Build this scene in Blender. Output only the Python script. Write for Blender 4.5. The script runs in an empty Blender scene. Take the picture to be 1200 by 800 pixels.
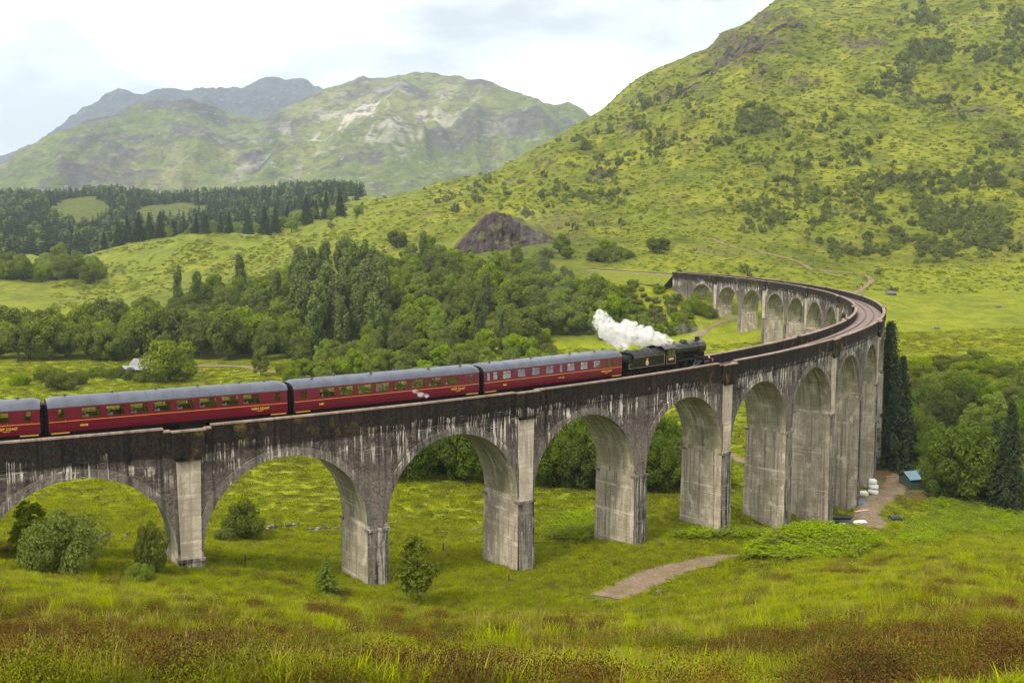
import bpy, math, random
import numpy as np
from mathutils import Matrix, Vector

# ------------------------------------------------------------------ scene, camera, sky, sun, exposure
SC = bpy.context.scene
COL = SC.collection
rng = np.random.default_rng(7)
random.seed(7)
CZ = 47.0                      # camera height above the valley floor
FPX, PITCH, ROLL = 1217.26, -0.105, 0.0041

cam_d = bpy.data.cameras.new("camera")
cam = bpy.data.objects.new("camera", cam_d)
COL.objects.link(cam)
cam_d.sensor_width = 36.0
cam_d.lens = FPX / 1200 * 36.0
cam_d.clip_start = 0.2
cam_d.clip_end = 40000
cp, sp = math.cos(PITCH), math.sin(PITCH)
FWD = Vector((0, cp, sp)); UP0 = Vector((0, -sp, cp)); RT0 = Vector((1, 0, 0))
RT = RT0 * math.cos(ROLL) + UP0 * math.sin(ROLL)
UP = UP0 * math.cos(ROLL) - RT0 * math.sin(ROLL)
cam.matrix_world = Matrix(((RT.x, UP.x, -FWD.x, 0), (RT.y, UP.y, -FWD.y, 0), (RT.z, UP.z, -FWD.z, CZ), (0, 0, 0, 1)))
SC.camera = cam

SUN_EL, SUN_AZ = math.radians(48), math.radians(215)     # azimuth from +Y clockwise: behind and to the left of the camera
world = bpy.data.worlds.new("World")
SC.world = world
world.use_nodes = True
nt = world.node_tree
nt.nodes.clear()
def wn(t, **kw):
    n = nt.nodes.new(t)
    for k, v in kw.items(): setattr(n, k, v)
    return n
sky = wn('ShaderNodeTexSky', sky_type='NISHITA', sun_disc=False, sun_elevation=SUN_EL, sun_rotation=SUN_AZ)
sky_s = wn('ShaderNodeMixRGB', blend_type='MULTIPLY'); sky_s.inputs[0].default_value = 1
sky_s.inputs[2].default_value = (.11, .11, .11, 1)
nt.links.new(sky.outputs[0], sky_s.inputs[1])
tc = wn('ShaderNodeTexCoord')
mp = wn('ShaderNodeMapping'); mp.inputs['Scale'].default_value = (1, 1, 2.6); mp.inputs['Location'].default_value = (.35, .1, .0)
nt.links.new(tc.outputs['Generated'], mp.inputs[0])
n1 = wn('ShaderNodeTexNoise'); n1.inputs['Scale'].default_value = 2.6; n1.inputs['Detail'].default_value = 7; n1.inputs['Roughness'].default_value = .55
nt.links.new(mp.outputs[0], n1.inputs[0])
r1 = wn('ShaderNodeValToRGB')
r1.color_ramp.elements[0].position = .385; r1.color_ramp.elements[0].color = (.30, .31, .325, 1)
r1.color_ramp.elements[1].position = .575; r1.color_ramp.elements[1].color = (1.34, 1.29, 1.20, 1)
e = r1.color_ramp.elements.new(.452); e.color = (.45, .465, .485, 1)
e = r1.color_ramp.elements.new(.505); e.color = (.96, .93, .89, 1)
nt.links.new(n1.outputs[0], r1.inputs[0])
mx = wn('ShaderNodeMixRGB'); mx.inputs[0].default_value = .95
nt.links.new(sky_s.outputs[0], mx.inputs[1]); nt.links.new(r1.outputs[0], mx.inputs[2])
bg = wn('ShaderNodeBackground'); bg.inputs[1].default_value = .76
nt.links.new(mx.outputs[0], bg.inputs[0])
wo = wn('ShaderNodeOutputWorld')
nt.links.new(bg.outputs[0], wo.inputs[0])

sun_d = bpy.data.lights.new("sun", 'SUN')
sun_d.energy = 1.5; sun_d.angle = math.radians(10); sun_d.color = (1, .91, .76)
sun = bpy.data.objects.new("sun", sun_d)
COL.objects.link(sun)
sdir = Vector((math.sin(SUN_AZ) * math.cos(SUN_EL), math.cos(SUN_AZ) * math.cos(SUN_EL), math.sin(SUN_EL)))
sun.rotation_euler = sdir.to_track_quat('Z', 'Y').to_euler()
sun.location = (0, 0, 300)

SC.view_settings.view_transform = 'Standard'
SC.view_settings.look = 'None'
SC.view_settings.gamma = 1
SC.view_settings.exposure = 1.5
SC.view_settings.use_curve_mapping = False
SC.render.engine = 'CYCLES'
SC.cycles.use_denoising = True
SC.cycles.max_bounces = 6
SC.cycles.diffuse_bounces = 3
SC.cycles.glossy_bounces = 2
SC.cycles.transmission_bounces = 3
SC.cycles.transparent_max_bounces = 10
SC.cycles.volume_bounces = 2
SC.cycles.sample_clamp_indirect = 6

# ------------------------------------------------------------------ helpers
def tag(o, label=None, cat=None, group=None, kind=None):
    if label: o['label'] = label
    if cat: o['category'] = cat
    if group: o['group'] = group
    if kind: o['kind'] = kind
    return o

def link(name, me, parent=None, mat=None, loc=None):
    o = bpy.data.objects.new(name, me)
    COL.objects.link(o)
    if parent is not None: o.parent = parent
    if mat is not None and me is not None and not me.materials: me.materials.append(mat)
    if loc is not None: o.location = loc
    return o

def empty(name, loc=(0, 0, 0), rz=0.0):
    o = bpy.data.objects.new(name, None)
    o.empty_display_size = .3
    COL.objects.link(o); o.location = loc; o.rotation_euler = (0, 0, rz)
    return o

def np_mesh(name, verts, faces, mat=None, smooth=False):
    """verts (N,3), faces (M,k) arrays with equal k"""
    me = bpy.data.meshes.new(name)
    v = np.ascontiguousarray(verts, dtype=np.float32); f = np.ascontiguousarray(faces, dtype=np.int32)
    me.vertices.add(len(v)); me.vertices.foreach_set('co', v.ravel())
    k = f.shape[1]
    me.loops.add(f.size); me.loops.foreach_set('vertex_index', f.ravel())
    me.polygons.add(len(f)); me.polygons.foreach_set('loop_start', np.arange(0, f.size, k, dtype=np.int32))
    me.update(calc_edges=True)
    if smooth: me.polygons.foreach_set('use_smooth', np.ones(len(f), dtype=bool))
    if mat: me.materials.append(mat)
    return me

class MB:
    """collects faces (with uv) for one mesh"""
    def __init__(s): s.v = []; s.f = []; s.uv = []
    def face(s, pts, uv=None):
        n = len(s.v); s.v += [tuple(p) for p in pts]; s.f.append(tuple(range(n, n + len(pts))))
        s.uv.append(uv if uv else [(p[0], p[2]) for p in pts])
    def box(s, x0, x1, y0, y1, z0, z1):
        c = [(x0,y0,z0),(x1,y0,z0),(x1,y1,z0),(x0,y1,z0),(x0,y0,z1),(x1,y0,z1),(x1,y1,z1),(x0,y1,z1)]
        for q in ((0,3,2,1),(4,5,6,7),(0,1,5,4),(1,2,6,5),(2,3,7,6),(3,0,4,7)): s.face([c[i] for i in q])
        return s
    def cyl(s, p0, p1, r0, r1=None, n=14, caps=True):
        r1 = r0 if r1 is None else r1
        p0 = Vector(p0); p1 = Vector(p1); d = (p1 - p0).normalized()
        a = d.orthogonal().normalized(); b = d.cross(a)
        A = [p0 + (a * math.cos(t) + b * math.sin(t)) * r0 for t in [2*math.pi*i/n for i in range(n)]]
        B = [p1 + (a * math.cos(t) + b * math.sin(t)) * r1 for t in [2*math.pi*i/n for i in range(n)]]
        for i in range(n): s.face([A[i], A[(i+1) % n], B[(i+1) % n], B[i]])
        if caps:
            s.face(A[::-1]); s.face(B)
        return s
    def lathe(s, prof, axis='z', n=16, o=(0,0,0)):
        """prof: list of (r, h)"""
        def P(r, h, t):
            c, d = r*math.cos(t), r*math.sin(t)
            q = {'z': (c, d, h), 'x': (h, c, d), 'y': (c, h, d)}[axis]
            return (q[0]+o[0], q[1]+o[1], q[2]+o[2])
        for (r0, h0), (r1, h1) in zip(prof, prof[1:]):
            for i in range(n):
                t0, t1 = 2*math.pi*i/n, 2*math.pi*(i+1)/n
                s.face([P(r0,h0,t0), P(r0,h0,t1), P(r1,h1,t1), P(r1,h1,t0)])
        return s
    def sweep(s, pts, r, n=6):
        for a, b in zip(pts, pts[1:]): s.cyl(a, b, r, n=n)
        return s
    def mesh(s, name, mat=None, smooth=False, weld=False):
        me = bpy.data.meshes.new(name)
        me.from_pydata(s.v, [], s.f)
        uvl = me.uv_layers.new(name='UVMap')
        uvl.data.foreach_set('uv', np.array([c for f in s.uv for c in f], dtype=np.float32).ravel())
        if weld or smooth:
            import bmesh
            bm = bmesh.new(); bm.from_mesh(me); bmesh.ops.remove_doubles(bm, verts=bm.verts, dist=1e-4)
            bmesh.ops.recalc_face_normals(bm, faces=bm.faces)
            bm.to_mesh(me); bm.free()
        if smooth:
            me.shade_auto(math.radians(40)) if hasattr(me, 'shade_auto') else me.polygons.foreach_set('use_smooth', [True]*len(me.polygons))
            me.polygons.foreach_set('use_smooth', [True]*len(me.polygons))
            try: me.set_sharp_from_angle(angle=math.radians(38))
            except Exception: pass
        me.update()
        if mat: me.materials.append(mat)
        return me
    def obj(s, name, mat, parent=None, smooth=False, loc=None):
        return link(name, s.mesh(name, mat, smooth), parent, None, loc)

# --- node materials
def new_mat(name):
    m = bpy.data.materials.new(name); m.use_nodes = True
    m.node_tree.nodes.clear()
    return m
class NT:
    def __init__(s, m): s.t = m.node_tree
    def n(s, typ, ins=None, **kw):
        nd = s.t.nodes.new(typ)
        for k, v in kw.items(): setattr(nd, k, v)
        if ins:
            for k, v in ins.items():
                if hasattr(v, 'is_linked') or isinstance(v, bpy.types.NodeSocket): s.t.links.new(v, nd.inputs[k])
                else: nd.inputs[k].default_value = v
        return nd
    def math(s, op, a, b=0.0, clamp=False):
        return s.n('ShaderNodeMath', {0: a, 1: b}, operation=op, use_clamp=clamp).outputs[0]
    def mix(s, fac, a, b, mode='MIX'):
        return s.n('ShaderNodeMixRGB', {0: fac, 1: a, 2: b}, blend_type=mode).outputs[0]
    def noise(s, vec, scale, detail=4, rough=.55, dist=0):
        i = {'Scale': scale, 'Detail': detail, 'Roughness': rough, 'Distortion': dist}
        if vec is not None: i['Vector'] = vec
        return s.n('ShaderNodeTexNoise', i).outputs[0]
    def ramp(s, fac, stops):
        r = s.n('ShaderNodeValToRGB', {0: fac})
        el = r.color_ramp.elements
        while len(el) < len(stops): el.new(.5)
        for e_, (p_, c_) in zip(el, stops):
            e_.position = p_; e_.color = (*c_, 1) if len(c_) == 3 else c_
        return r.outputs[0]
    def step(s, fac, a, b):
        return s.n('ShaderNodeMapRange', {0: fac, 1: a, 2: b, 3: 0.0, 4: 1.0}, clamp=True).outputs[0]
    def mapping(s, vec, scale=(1,1,1), loc=(0,0,0)):
        loc = (loc[0], loc[1], loc[2]+.37)
        return s.n('ShaderNodeMapping', {0: vec, 'Scale': scale, 'Location': loc}).outputs[0]
    def bump(s, h, strength=.3, dist=.1):
        return s.n('ShaderNodeBump', {'Height': h, 'Strength': strength, 'Distance': dist}).outputs[0]
    def principled(s, color, rough=.6, metal=0.0, normal=None, spec=.4, **kw):
        i = {'Base Color': color, 'Roughness': rough, 'Metallic': metal, 'Specular IOR Level': spec}
        if normal is not None: i['Normal'] = normal
        i.update(kw)
        p = s.n('ShaderNodeBsdfPrincipled', i)
        s.out(p.outputs[0]); return p
    def out(s, sh, vol=None):
        o = s.n('ShaderNodeOutputMaterial')
        if sh is not None: s.t.links.new(sh, o.inputs[0])
        if vol is not None: s.t.links.new(vol, o.inputs[1])

def c4(c): return (*c, 1)
MATS = {}
def plain(name, color, rough=.55, metal=0.0, spec=.4, var=.12, scale=4.0, bump=0.0):
    """paint or metal with slight mottling"""
    if name in MATS: return MATS[name]
    m = new_mat(name); t = NT(m)
    tcn = t.n('ShaderNodeTexCoord').outputs['Object']
    nz = t.noise(tcn, scale, 5, .6)
    lo = tuple(max(0, x*(1-var*1.6)) for x in color); hi = tuple(min(1, x*(1+var)) for x in color)
    col = t.ramp(nz, [(.3, lo), (.7, hi)])
    rg = t.math('ADD', t.math('MULTIPLY', nz, .25), rough-.12)
    t.principled(col, rg, metal, t.bump(nz, bump, .05) if bump else None, spec)
    MATS[name] = m
    return m

# --- numpy noise
_perm = np.random.default_rng(3).permutation(4096)
def vnoise(x, y, seed=0):
    xi = np.floor(x).astype(np.int64); yi = np.floor(y).astype(np.int64)
    fx = x - xi; fy = y - yi
    fx = fx*fx*fx*(fx*(fx*6-15)+10); fy = fy*fy*fy*(fy*(fy*6-15)+10)
    def h(a, b): return _perm[(_perm[(a + seed*131) & 4095] + b) & 4095] / 2047.5 - 1
    return (h(xi, yi)*(1-fx) + h(xi+1, yi)*fx)*(1-fy) + (h(xi, yi+1)*(1-fx) + h(xi+1, yi+1)*fx)*fy
def fbm(x, y, wl, octv=4, seed=0, gain=.5, ridged=False):
    s = 0; a = 1; tot = 0
    for i in range(octv):
        n = vnoise(x/wl + 17.3*i, y/wl + 9.1*i, seed+i)
        if ridged: n = 1 - 2*np.abs(n)
        s = s + a*n; tot += a; a *= gain; wl = wl/2.03
    return s/tot
def sstep(a, b, x):
    t = np.clip((x-a)/(b-a), 0, 1); return t*t*(3-2*t)
def pchip(xk, yk, x):
    """monotone cubic; xk ascending"""
    xk = np.asarray(xk, float); yk = np.asarray(yk, float)
    h = np.diff(xk); d = np.diff(yk)/h
    m = np.zeros_like(yk)
    w1 = 2*h[1:]+h[:-1]; w2 = h[1:]+2*h[:-1]
    ok = d[:-1]*d[1:] > 0
    with np.errstate(all='ignore'):
        m[1:-1] = np.where(ok, (w1+w2)/(w1/np.where(ok, d[:-1], 1)+w2/np.where(ok, d[1:], 1)), 0)
    m[0] = d[0]; m[-1] = d[-1]
    i = np.clip(np.searchsorted(xk, x)-1, 0, len(xk)-2)
    t = np.clip((x-xk[i])/h[i], 0, 1)
    return (2*t**3-3*t**2+1)*yk[i] + (t**3-2*t**2+t)*h[i]*m[i] + (-2*t**3+3*t**2)*yk[i+1] + (t**3-t**2)*h[i]*m[i+1]

def ray(px, py):
    """direction of the photo pixel (1200x800) in world axes"""
    v = FWD + RT*((px-600)/FPX) + UP*((400-py)/FPX)
    return v
def z_at(py, D):
    """height relative to the camera of image row py at depth D (roll ignored)"""
    vy = (400-py)/FPX
    return D*(sp + vy*cp)/(cp - vy*sp)

# ------------------------------------------------------------------ viaduct curve (needed by the terrain too)
VC = Vector((-136.79, 285.68)); VR = 222.554; VA0 = -1.0670; PITCHV = 17.4; VW = 5.7368; GRADE = .0068
ZTOP0 = CZ - 16.748
def ztop(s): return ZTOP0 + GRADE*s
def vpt(s, off, dz):
    a = VA0 + s/VR
    r = VR + off
    return (VC.x + r*math.cos(a), VC.y + r*math.sin(a), ztop(s) + dz)

# ------------------------------------------------------------------ terrain
def LY(rows): return rows
Y = lambda py, D: z_at(py, D)
layers = [
 # each row: (u, depth, height relative to the camera)
 [(-900, 6, -3.1), (600, 6, -3.1), (2100, 6, -3.1)],
 [(-900, 14, -6.2), (0, 14, Y(808,14)), (600, 14, Y(812,14)), (1200, 14, Y(806,14)), (2100, 14, -6.0)],
 [(u, 35, Y(py,35)) for u, py in ((-900,730),(-250,742),(0,750),(200,756),(400,762),(600,764),(700,764),(800,760),(900,748),(1000,738),(1100,734),(1200,734),(2100,730))],
 [(u, 60, Y(py,60)) for u, py in ((-900,640),(-250,672),(0,690),(200,706),(400,720),(600,726),(700,726),(800,722),(900,702),(1000,690),(1100,688),(1200,690),(2100,690))],
 [(-900,66,-17.6),(-374,68,-20.6),(-52,75,Y(668,75)),(224,82,Y(686,82)),(442,88,Y(708,88)),(615,92,Y(716,92)),(748,96,Y(704,96)),(848,104,Y(678,104)),(920,108,Y(656,108)),(1003,104,Y(652,104)),(1100,100,Y(648,100)),(1200,98,Y(646,98)),(2100,95,-28)],
 [(-900,74,-19),(-374,76,-21.5),(-52,83,Y(652,83)),(224,91,Y(664,91)),(442,100,Y(679,100)),(615,110,Y(661,110)),(748,121,Y(632,121)),(848,133,Y(616,133)),
  (920,147,Y(618,147)),(970,161,Y(613,161)),(1003,176,Y(592,176)),(1021,192,-46.9),(1100,190,Y(577,190)),(1200,185,Y(583,185)),(2100,180,-45)],
 [(-900,120,-30),(0,120,-33.6),(200,123,-35.6),(400,127,-37),(600,132,-38.4),(748,143,-39),(848,155,-40.5),(920,168,-44),(1003,200,-46.6),(1100,215,-46.5),(1200,210,-46),(2100,205,-45)],
 [(-900,170,-36),(0,170,-37.6),(200,170,-38.6),(400,172,-39.4),(600,176,-40.4),(748,185,-41.6),(848,200,-44.2),(920,215,-44.8),(1003,232,-44),(1100,240,-43),(1200,235,-42),(2100,230,-40)],
 [(-900,250,-40.5),(0,250,-41),(200,250,-41.4),(400,252,-42),(600,255,-43),(748,265,-43.5),(848,275,-41.5),(920,285,-39.5),(1003,275,-38),(1100,270,-36.5),(1200,265,-35),(2100,260,-30)],
 [(-900,335,-42),(0,335,-42),(200,335,-42),(400,340,-40),(600,340,-36),(748,335,-36),(848,341,-33.4),(895,328,-34.4),(1003,322,-33),(1100,320,-32),(1200,312,-31),(2100,310,-24)],
 [(-900,430,-38),(0,450,-35),(200,450,-34),(400,430,-28),(600,430,-19),(700,430,-16.2),(775,405,-15.9),(848,400,-16.5),(920,400,-19),(1003,400,-20.5),(1100,400,-22.5),(1200,390,-22.5),(2100,380,-10)],
 [(-900,600,-32),(0,620,-31),(100,620,-32),(200,640,-20),(300,650,-14),(400,600,-13),(500,560,-8),(600,540,-4),(700,540,1),(790,520,3),(848,520,3),(920,500,1),(1003,490,-3),(1100,480,-5),(1200,470,-5),(2100,450,15)],
 [(-900,800,-25),(0,800,-23),(100,800,-18),(170,780,-8),(240,770,-3.8),(330,770,-3),(400,770,6),(500,770,18),(600,770,32),(700,770,54),(800,760,75),(900,750,85),(1000,740,88),(1100,740,90),(1200,740,92),(2100,720,110)],
 [(-900,1000,-20),(0,1000,-20),(200,1000,-14),(300,1000,-8),(400,1000,Y(248,1000)),(480,1100,Y(229,1100)),(560,1200,Y(208,1200)),(640,1250,Y(168,1250)),(700,1300,Y(138,1300)),(727,1320,Y(114,1320)),
  (751,1350,Y(97,1350)),(800,1400,Y(78,1400)),(822,1400,Y(70,1400)),(840,1420,Y(50,1420)),(866,1440,Y(37,1440)),(888,1460,Y(22,1460)),(914,1480,Y(3,1480)),(1000,1400,Y(-20,1400)),(1100,1300,Y(-45,1300)),(1200,1250,Y(-66,1250)),(2100,1200,380)],
 [(-900,1900,55),(0,1800,Y(240,1800)),(100,1800,Y(236,1800)),(200,1800,Y(238,1800)),(300,1800,Y(236,1800)),(400,1800,Y(230,1800)),(480,1800,45),(560,1850,40),(640,1900,60),(700,1900,90),(800,1950,150),(905,2000,300),(1000,2000,430),(1100,2000,480),(1200,2000,520),(2100,2000,560)],
 [(-900,2600,40),(0,2600,40),(600,2600,30),(905,2700,150),(1200,2700,400),(2100,2700,500)],
]
AZF = math.radians(31.5)
az = np.concatenate([np.linspace(-1.36, -AZF, 60)[:-1], np.linspace(-AZF, AZF, 560), np.linspace(AZF, 1.36, 60)[1:]])
rr = np.geomspace(2.0, 3000, 640)
ucol = np.clip(600 + FPX*np.tan(az), -900, 2100)
azc = np.arctan((ucol-600)/FPX)
LD = np.stack([pchip([r[0] for r in L], [math.log(r[1]) for r in L], ucol) for L in layers], 1)
LZ = np.stack([pchip([r[0] for r in L], [r[2] for r in L], ucol) for L in layers], 1)
Zg = np.zeros((len(az), len(rr)))
for i in range(len(az)):
    D = np.log(rr*math.cos(azc[i]))
    xk = np.concatenate([[math.log(.6)], LD[i]]); yk = np.concatenate([[-1.75], LZ[i]])
    Zg[i] = pchip(np.exp(xk), yk, np.exp(D))
AZ, RR = np.meshgrid(az, rr, indexing='ij')
XG = RR*np.sin(AZ); YG = RR*np.cos(AZ)
DG = RR*np.cos(azc)[:, None]; UG = np.repeat(ucol[:, None], len(rr), 1)

# footpaths and roads as polylines in plan; they also flatten the ground noise
def raycast0(px, py, zg):
    v = ray(px, py); u = 600 + FPX*v.x/v.y
    i = np.clip(np.searchsorted(az, math.atan2(v.x, v.y)), 1, len(az)-1)
    t = (math.atan2(v.x, v.y)-az[i-1])/(az[i]-az[i-1])
    col = zg[i-1]*(1-t) + zg[i]*t
    D = rr*math.cos(math.atan2(v.x, v.y))
    hz = v.z/v.y*D
    below = np.nonzero(hz < col)[0]
    if not len(below): return None
    j = below[0]
    if j == 0: return Vector((v.x/v.y*D[0], D[0], CZ + col[0]))
    a = (hz[j-1]-col[j-1]); b = (hz[j]-col[j]); w = a/(a-b)
    d = D[j-1]*(1-w) + D[j]*w
    return Vector((v.x/v.y*d, d, CZ + v.z/v.y*d))
def dense(pts, step=1.0):
    out = [pts[0]]
    for k in range(len(pts)-1):
        p0 = pts[max(k-1, 0)]; p1 = pts[k]; p2 = pts[k+1]; p3 = pts[min(k+2, len(pts)-1)]
        n = max(1, int((p2-p1).length/step))
        for j in range(1, n+1):
            t = j/n
            out.append(.5*((2*p1) + (p2-p0)*t + (2*p0-5*p1+4*p2-p3)*t*t + (3*p1-p0-3*p2+p3)*t**3))
    return out
def pixpath(pix, step=1.0):
    return dense([Vector(raycast0(a, b, Zg)[:2]) for a, b in pix], step)
PATHS = {
 'gravel_track': (pixpath([(712,700),(742,686),(775,672),(815,662),(860,654),(905,650)]), 4.4),
 'yard_track': (dense([Vector(p) for p in ((51,143),(55,154),(57,163),(61,172),(65,180),(70,188),(75,197),(80,206))], 1.0), 4.2),
 'valley_path': (dense([Vector(p) for p in ((64,176),(50,188),(46,200),(38,208),(20,214),(-5,222))], 1.0), 3.6),
 'meadow_road': (dense([Vector(p) for p in ((-102,322),(-84,318),(-72,306),(-58,300),(-44,300),(-34,306))], 2.0), 4.0),
 'hill_path': (pixpath([(836,279),(860,289),(900,297),(938,308),(952,316),(985,319),(1012,322),(1021,329),(1012,337),(1000,345),(985,352)], 3.0), 1.9),
 'shore_path': (pixpath([(866,371),(850,376),(835,382),(822,392),(812,402)], 2.0), 1.8),
}
Xf, Yf = XG, YG
pathw = np.zeros_like(XG)
for nm, (pl, w) in PATHS.items():
    P2 = np.array([tuple(p) for p in pl[::2]])
    bb = (P2[:,0].min()-12, P2[:,0].max()+12, P2[:,1].min()-12, P2[:,1].max()+12)
    idx = np.nonzero((XG > bb[0]) & (XG < bb[1]) & (YG > bb[2]) & (YG < bb[3]))
    d2 = ((XG[idx][:,None]-P2[None,:,0])**2 + (YG[idx][:,None]-P2[None,:,1])**2).min(1)**.5
    pathw[idx] = np.maximum(pathw[idx], 1-sstep(w*.5, w*.5+3.0, d2))
# distance to viaduct centreline
dv = np.abs(np.hypot(XG-VC.x, YG-VC.y) - VR)

n_small = fbm(XG, YG, 3.6, 3, 1)
n_med = fbm(XG, YG, 11, 4, 5)
n_big = fbm(XG, YG, 95, 5, 11)
n_rid = fbm(XG + 25*n_med, YG, 150, 5, 23, ridged=True)
amp_s = .34*(1-sstep(60, 140, DG)) + .05
amp_m = .45*sstep(12, 45, DG)*(1-.55*sstep(90, 120, DG)) + .9*sstep(380, 600, DG)
hillm = sstep(430, 700, DG)
wgt = (1-.9*pathw)
HN = n_small*amp_s*wgt + n_med*amp_m*wgt*(1-.6*(1-sstep(3,9,dv))) + hillm*(n_big*13 + 2.6*fbm(XG, YG, 34, 4, 17) + (n_rid-.2)*15*sstep(300, 700, UG)*sstep(500, 800, DG))
HN *= 1 - .7*sstep(1000, 1250, DG)*sstep(400, 450, UG)
Zg = Zg + HN

# fern mound beside the gravel track
Zg = Zg + 2.9*np.exp(-((XG-32)/6.5)**2 - ((YG-108)/5.0)**2)
# dark rock bluff beside the line on the far side
BL = raycast0(585, 292, Zg - 0*Zg)
bx, by_ = (580-600)/FPX*520, 520.0
ex, ey = XG-bx, YG-by_
bprof = np.interp(ex, [-24, -17, -8, -2, 4, 12, 20, 30], [0, .45, .86, 1, .93, .66, .42, 0])
bl = .84*bprof * sstep(0, 8, ey + 2.5*fbm(XG, YG, 7, 3, 43)) * (1-sstep(8, 75, ey))
Zg = Zg + bl*(18 + 5*fbm(XG, YG, 9, 3, 41, ridged=True) + 3*fbm(XG, YG, 4, 3, 45))
BLUFF = bl
# cliff band on the big hill's skyline
cl_c = ((870-600)/FPX*1330, 1330)
crag = np.exp(-((XG-cl_c[0])/60)**2 - ((YG-cl_c[1])/70)**2)


def ground_z(x, y):
    """world height of the ground"""
    a = math.atan2(x, y); r = math.hypot(x, y)
    i = int(np.clip(np.searchsorted(az, a), 1, len(az)-1)); t = (a-az[i-1])/(az[i]-az[i-1])
    f = np.clip(math.log(r/rr[0])/math.log(rr[-1]/rr[0])*(len(rr)-1), 0, len(rr)-1.001); j = int(f); w = f-j
    z = (Zg[i-1,j]*(1-t)+Zg[i,j]*t)*(1-w) + (Zg[i-1,j+1]*(1-t)+Zg[i,j+1]*t)*w
    return CZ + float(z)
def ground_zv(x, y):
    a = np.arctan2(x, y); r = np.hypot(x, y)
    i = np.clip(np.searchsorted(az, a), 1, len(az)-1); t = (a-az[i-1])/(az[i]-az[i-1])
    f = np.clip(np.log(r/rr[0])/math.log(rr[-1]/rr[0])*(len(rr)-1), 0, len(rr)-1.001); j = f.astype(int); w = f-j
    return CZ + (Zg[i-1,j]*(1-t)+Zg[i,j]*t)*(1-w) + (Zg[i-1,j+1]*(1-t)+Zg[i,j+1]*t)*w
def raycast(px, py): return raycast0(px, py, Zg)
def at(u, D):
    """plan position from column and depth"""
    x = (u-600)/FPX*D
    return Vector((x, D, ground_z(x, D)))

PYG = 400 - FPX*(Zg/DG*cp - sp)/(cp + Zg/DG*sp)
crags = np.zeros_like(Zg)
for cx_, cy_, rx_, ry_ in ((868,50,46,15),(845,70,30,8),(905,20,30,8),(795,106,28,6),(1142,127,24,5),(740,150,20,5),(1000,50,30,5),(935,95,25,4),(700,205,14,4),(640,190,20,5)):
    crags = np.maximum(crags, np.exp(-((UG-cx_)/rx_)**4 - ((PYG-cy_)/ry_)**4)*sstep(480, 560, DG))
crags *= sstep(-.25, .15, fbm(XG, YG, 22, 4, 161))
Zg = Zg + crags*5*fbm(XG, YG, 14, 3, 163, ridged=True)
# ---- ground colours by place (albedo)
def lerp(a, b, t): return a*(1-t[..., None]) + np.asarray(b)*t[..., None]
gz_dx = np.gradient(Zg, axis=1)/np.gradient(RR, axis=1)
slope = np.abs(gz_dx)
na = fbm(XG, YG, 7, 4, 61); nb = fbm(XG, YG, 38, 4, 71); nc = fbm(XG, YG, 1.7, 3, 81); nd = fbm(XG, YG, 160, 4, 91)
GC = np.zeros(XG.shape + (3,)); GC[:] = (.165, .190, .010)
GC = lerp(GC, (.112, .142, .010), sstep(-.05, .5, na))
GC = lerp(GC, (.165, .165, .018), sstep(.05, .55, nb)*.7)
mot = fbm(XG, YG, 3.2, 4, 191); GC = lerp(GC, (.080, .105, .010), sstep(.05, .45, mot)*(1-sstep(180, 300, DG))*.7)
GC = lerp(GC, (.21, .205, .022), sstep(.1, .5, fbm(XG, YG, 5, 4, 195))*(1-sstep(180, 300, DG))*.6)
# heather and dead bracken among the near grass
hea = sstep(.02, .42, na*.55 + nc*.5 + .28*sstep(700, 800, 0*UG + 272 - (Zg/DG)*FPX) - .10) * (1-sstep(55, 95, DG))
GC = lerp(GC, (.070, .038, .014), hea*.8)
# meadow on the valley floor
mead = sstep(95, 125, DG)*(1-sstep(330, 380, DG))*(1-sstep(820, 960, UG))
GC = lerp(GC, (.190, .222, .012), mead*.8)
GC = lerp(GC, (.13, .145, .022), mead*sstep(.15, .5, nb)*.7)
# knoll and open slopes
kn = sstep(430, 520, DG)*(1-sstep(360, 470, UG))*(1-sstep(860, 980, DG))
GC = lerp(GC, (.140, .160, .020), kn*.85)
stri = sstep(.1, .6, fbm(XG*.25+YG*.9, XG*1.2-YG*.3, 16, 3, 95))
GC = lerp(GC, (.070, .090, .014), kn*stri*.75)
hl = sstep(330, 470, DG)*sstep(380, 520, UG)
GC = lerp(GC, (.118, .135, .014), hl*.9)
GC = lerp(GC, (.185, .195, .020), hl*sstep(.0, .5, nb + .3*na)*.75)
GC = lerp(GC, (.052, .064, .012), hl*sstep(.05, .5, fbm(XG, YG, 24, 4, 101))*.65)
GC = lerp(GC, (.090, .070, .040), hl*sstep(.34, .6, fbm(XG, YG, 30, 4, 111))*.55)
rightfield = sstep(290, 330, DG)*(1-sstep(420, 470, DG))*sstep(1010, 1040, UG)
GC = lerp(GC, (.145, .170, .012), rightfield*.8)
GC = lerp(GC, (.040, .052, .014), sstep(1000, 1100, DG)*(1-sstep(380, 430, UG))*.7)
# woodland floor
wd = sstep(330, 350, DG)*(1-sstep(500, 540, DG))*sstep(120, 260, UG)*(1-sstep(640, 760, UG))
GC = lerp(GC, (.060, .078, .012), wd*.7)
# bare rock
rock = np.clip(crags*1.1 + sstep(.06, .16, BLUFF)*(1-sstep(4, 11, ey + 3*na))*sstep(-8, -3, ey)*sstep(-.75, -.2, na)*1.2 + crag*sstep(.3, .7, slope)*1.3 + hl*sstep(.42, .62, fbm(XG, YG, 17, 4, 121))*sstep(600, 900, DG)*.8, 0, 1)
GC = lerp(GC, (.070, .052, .050), rock*.94)
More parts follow.
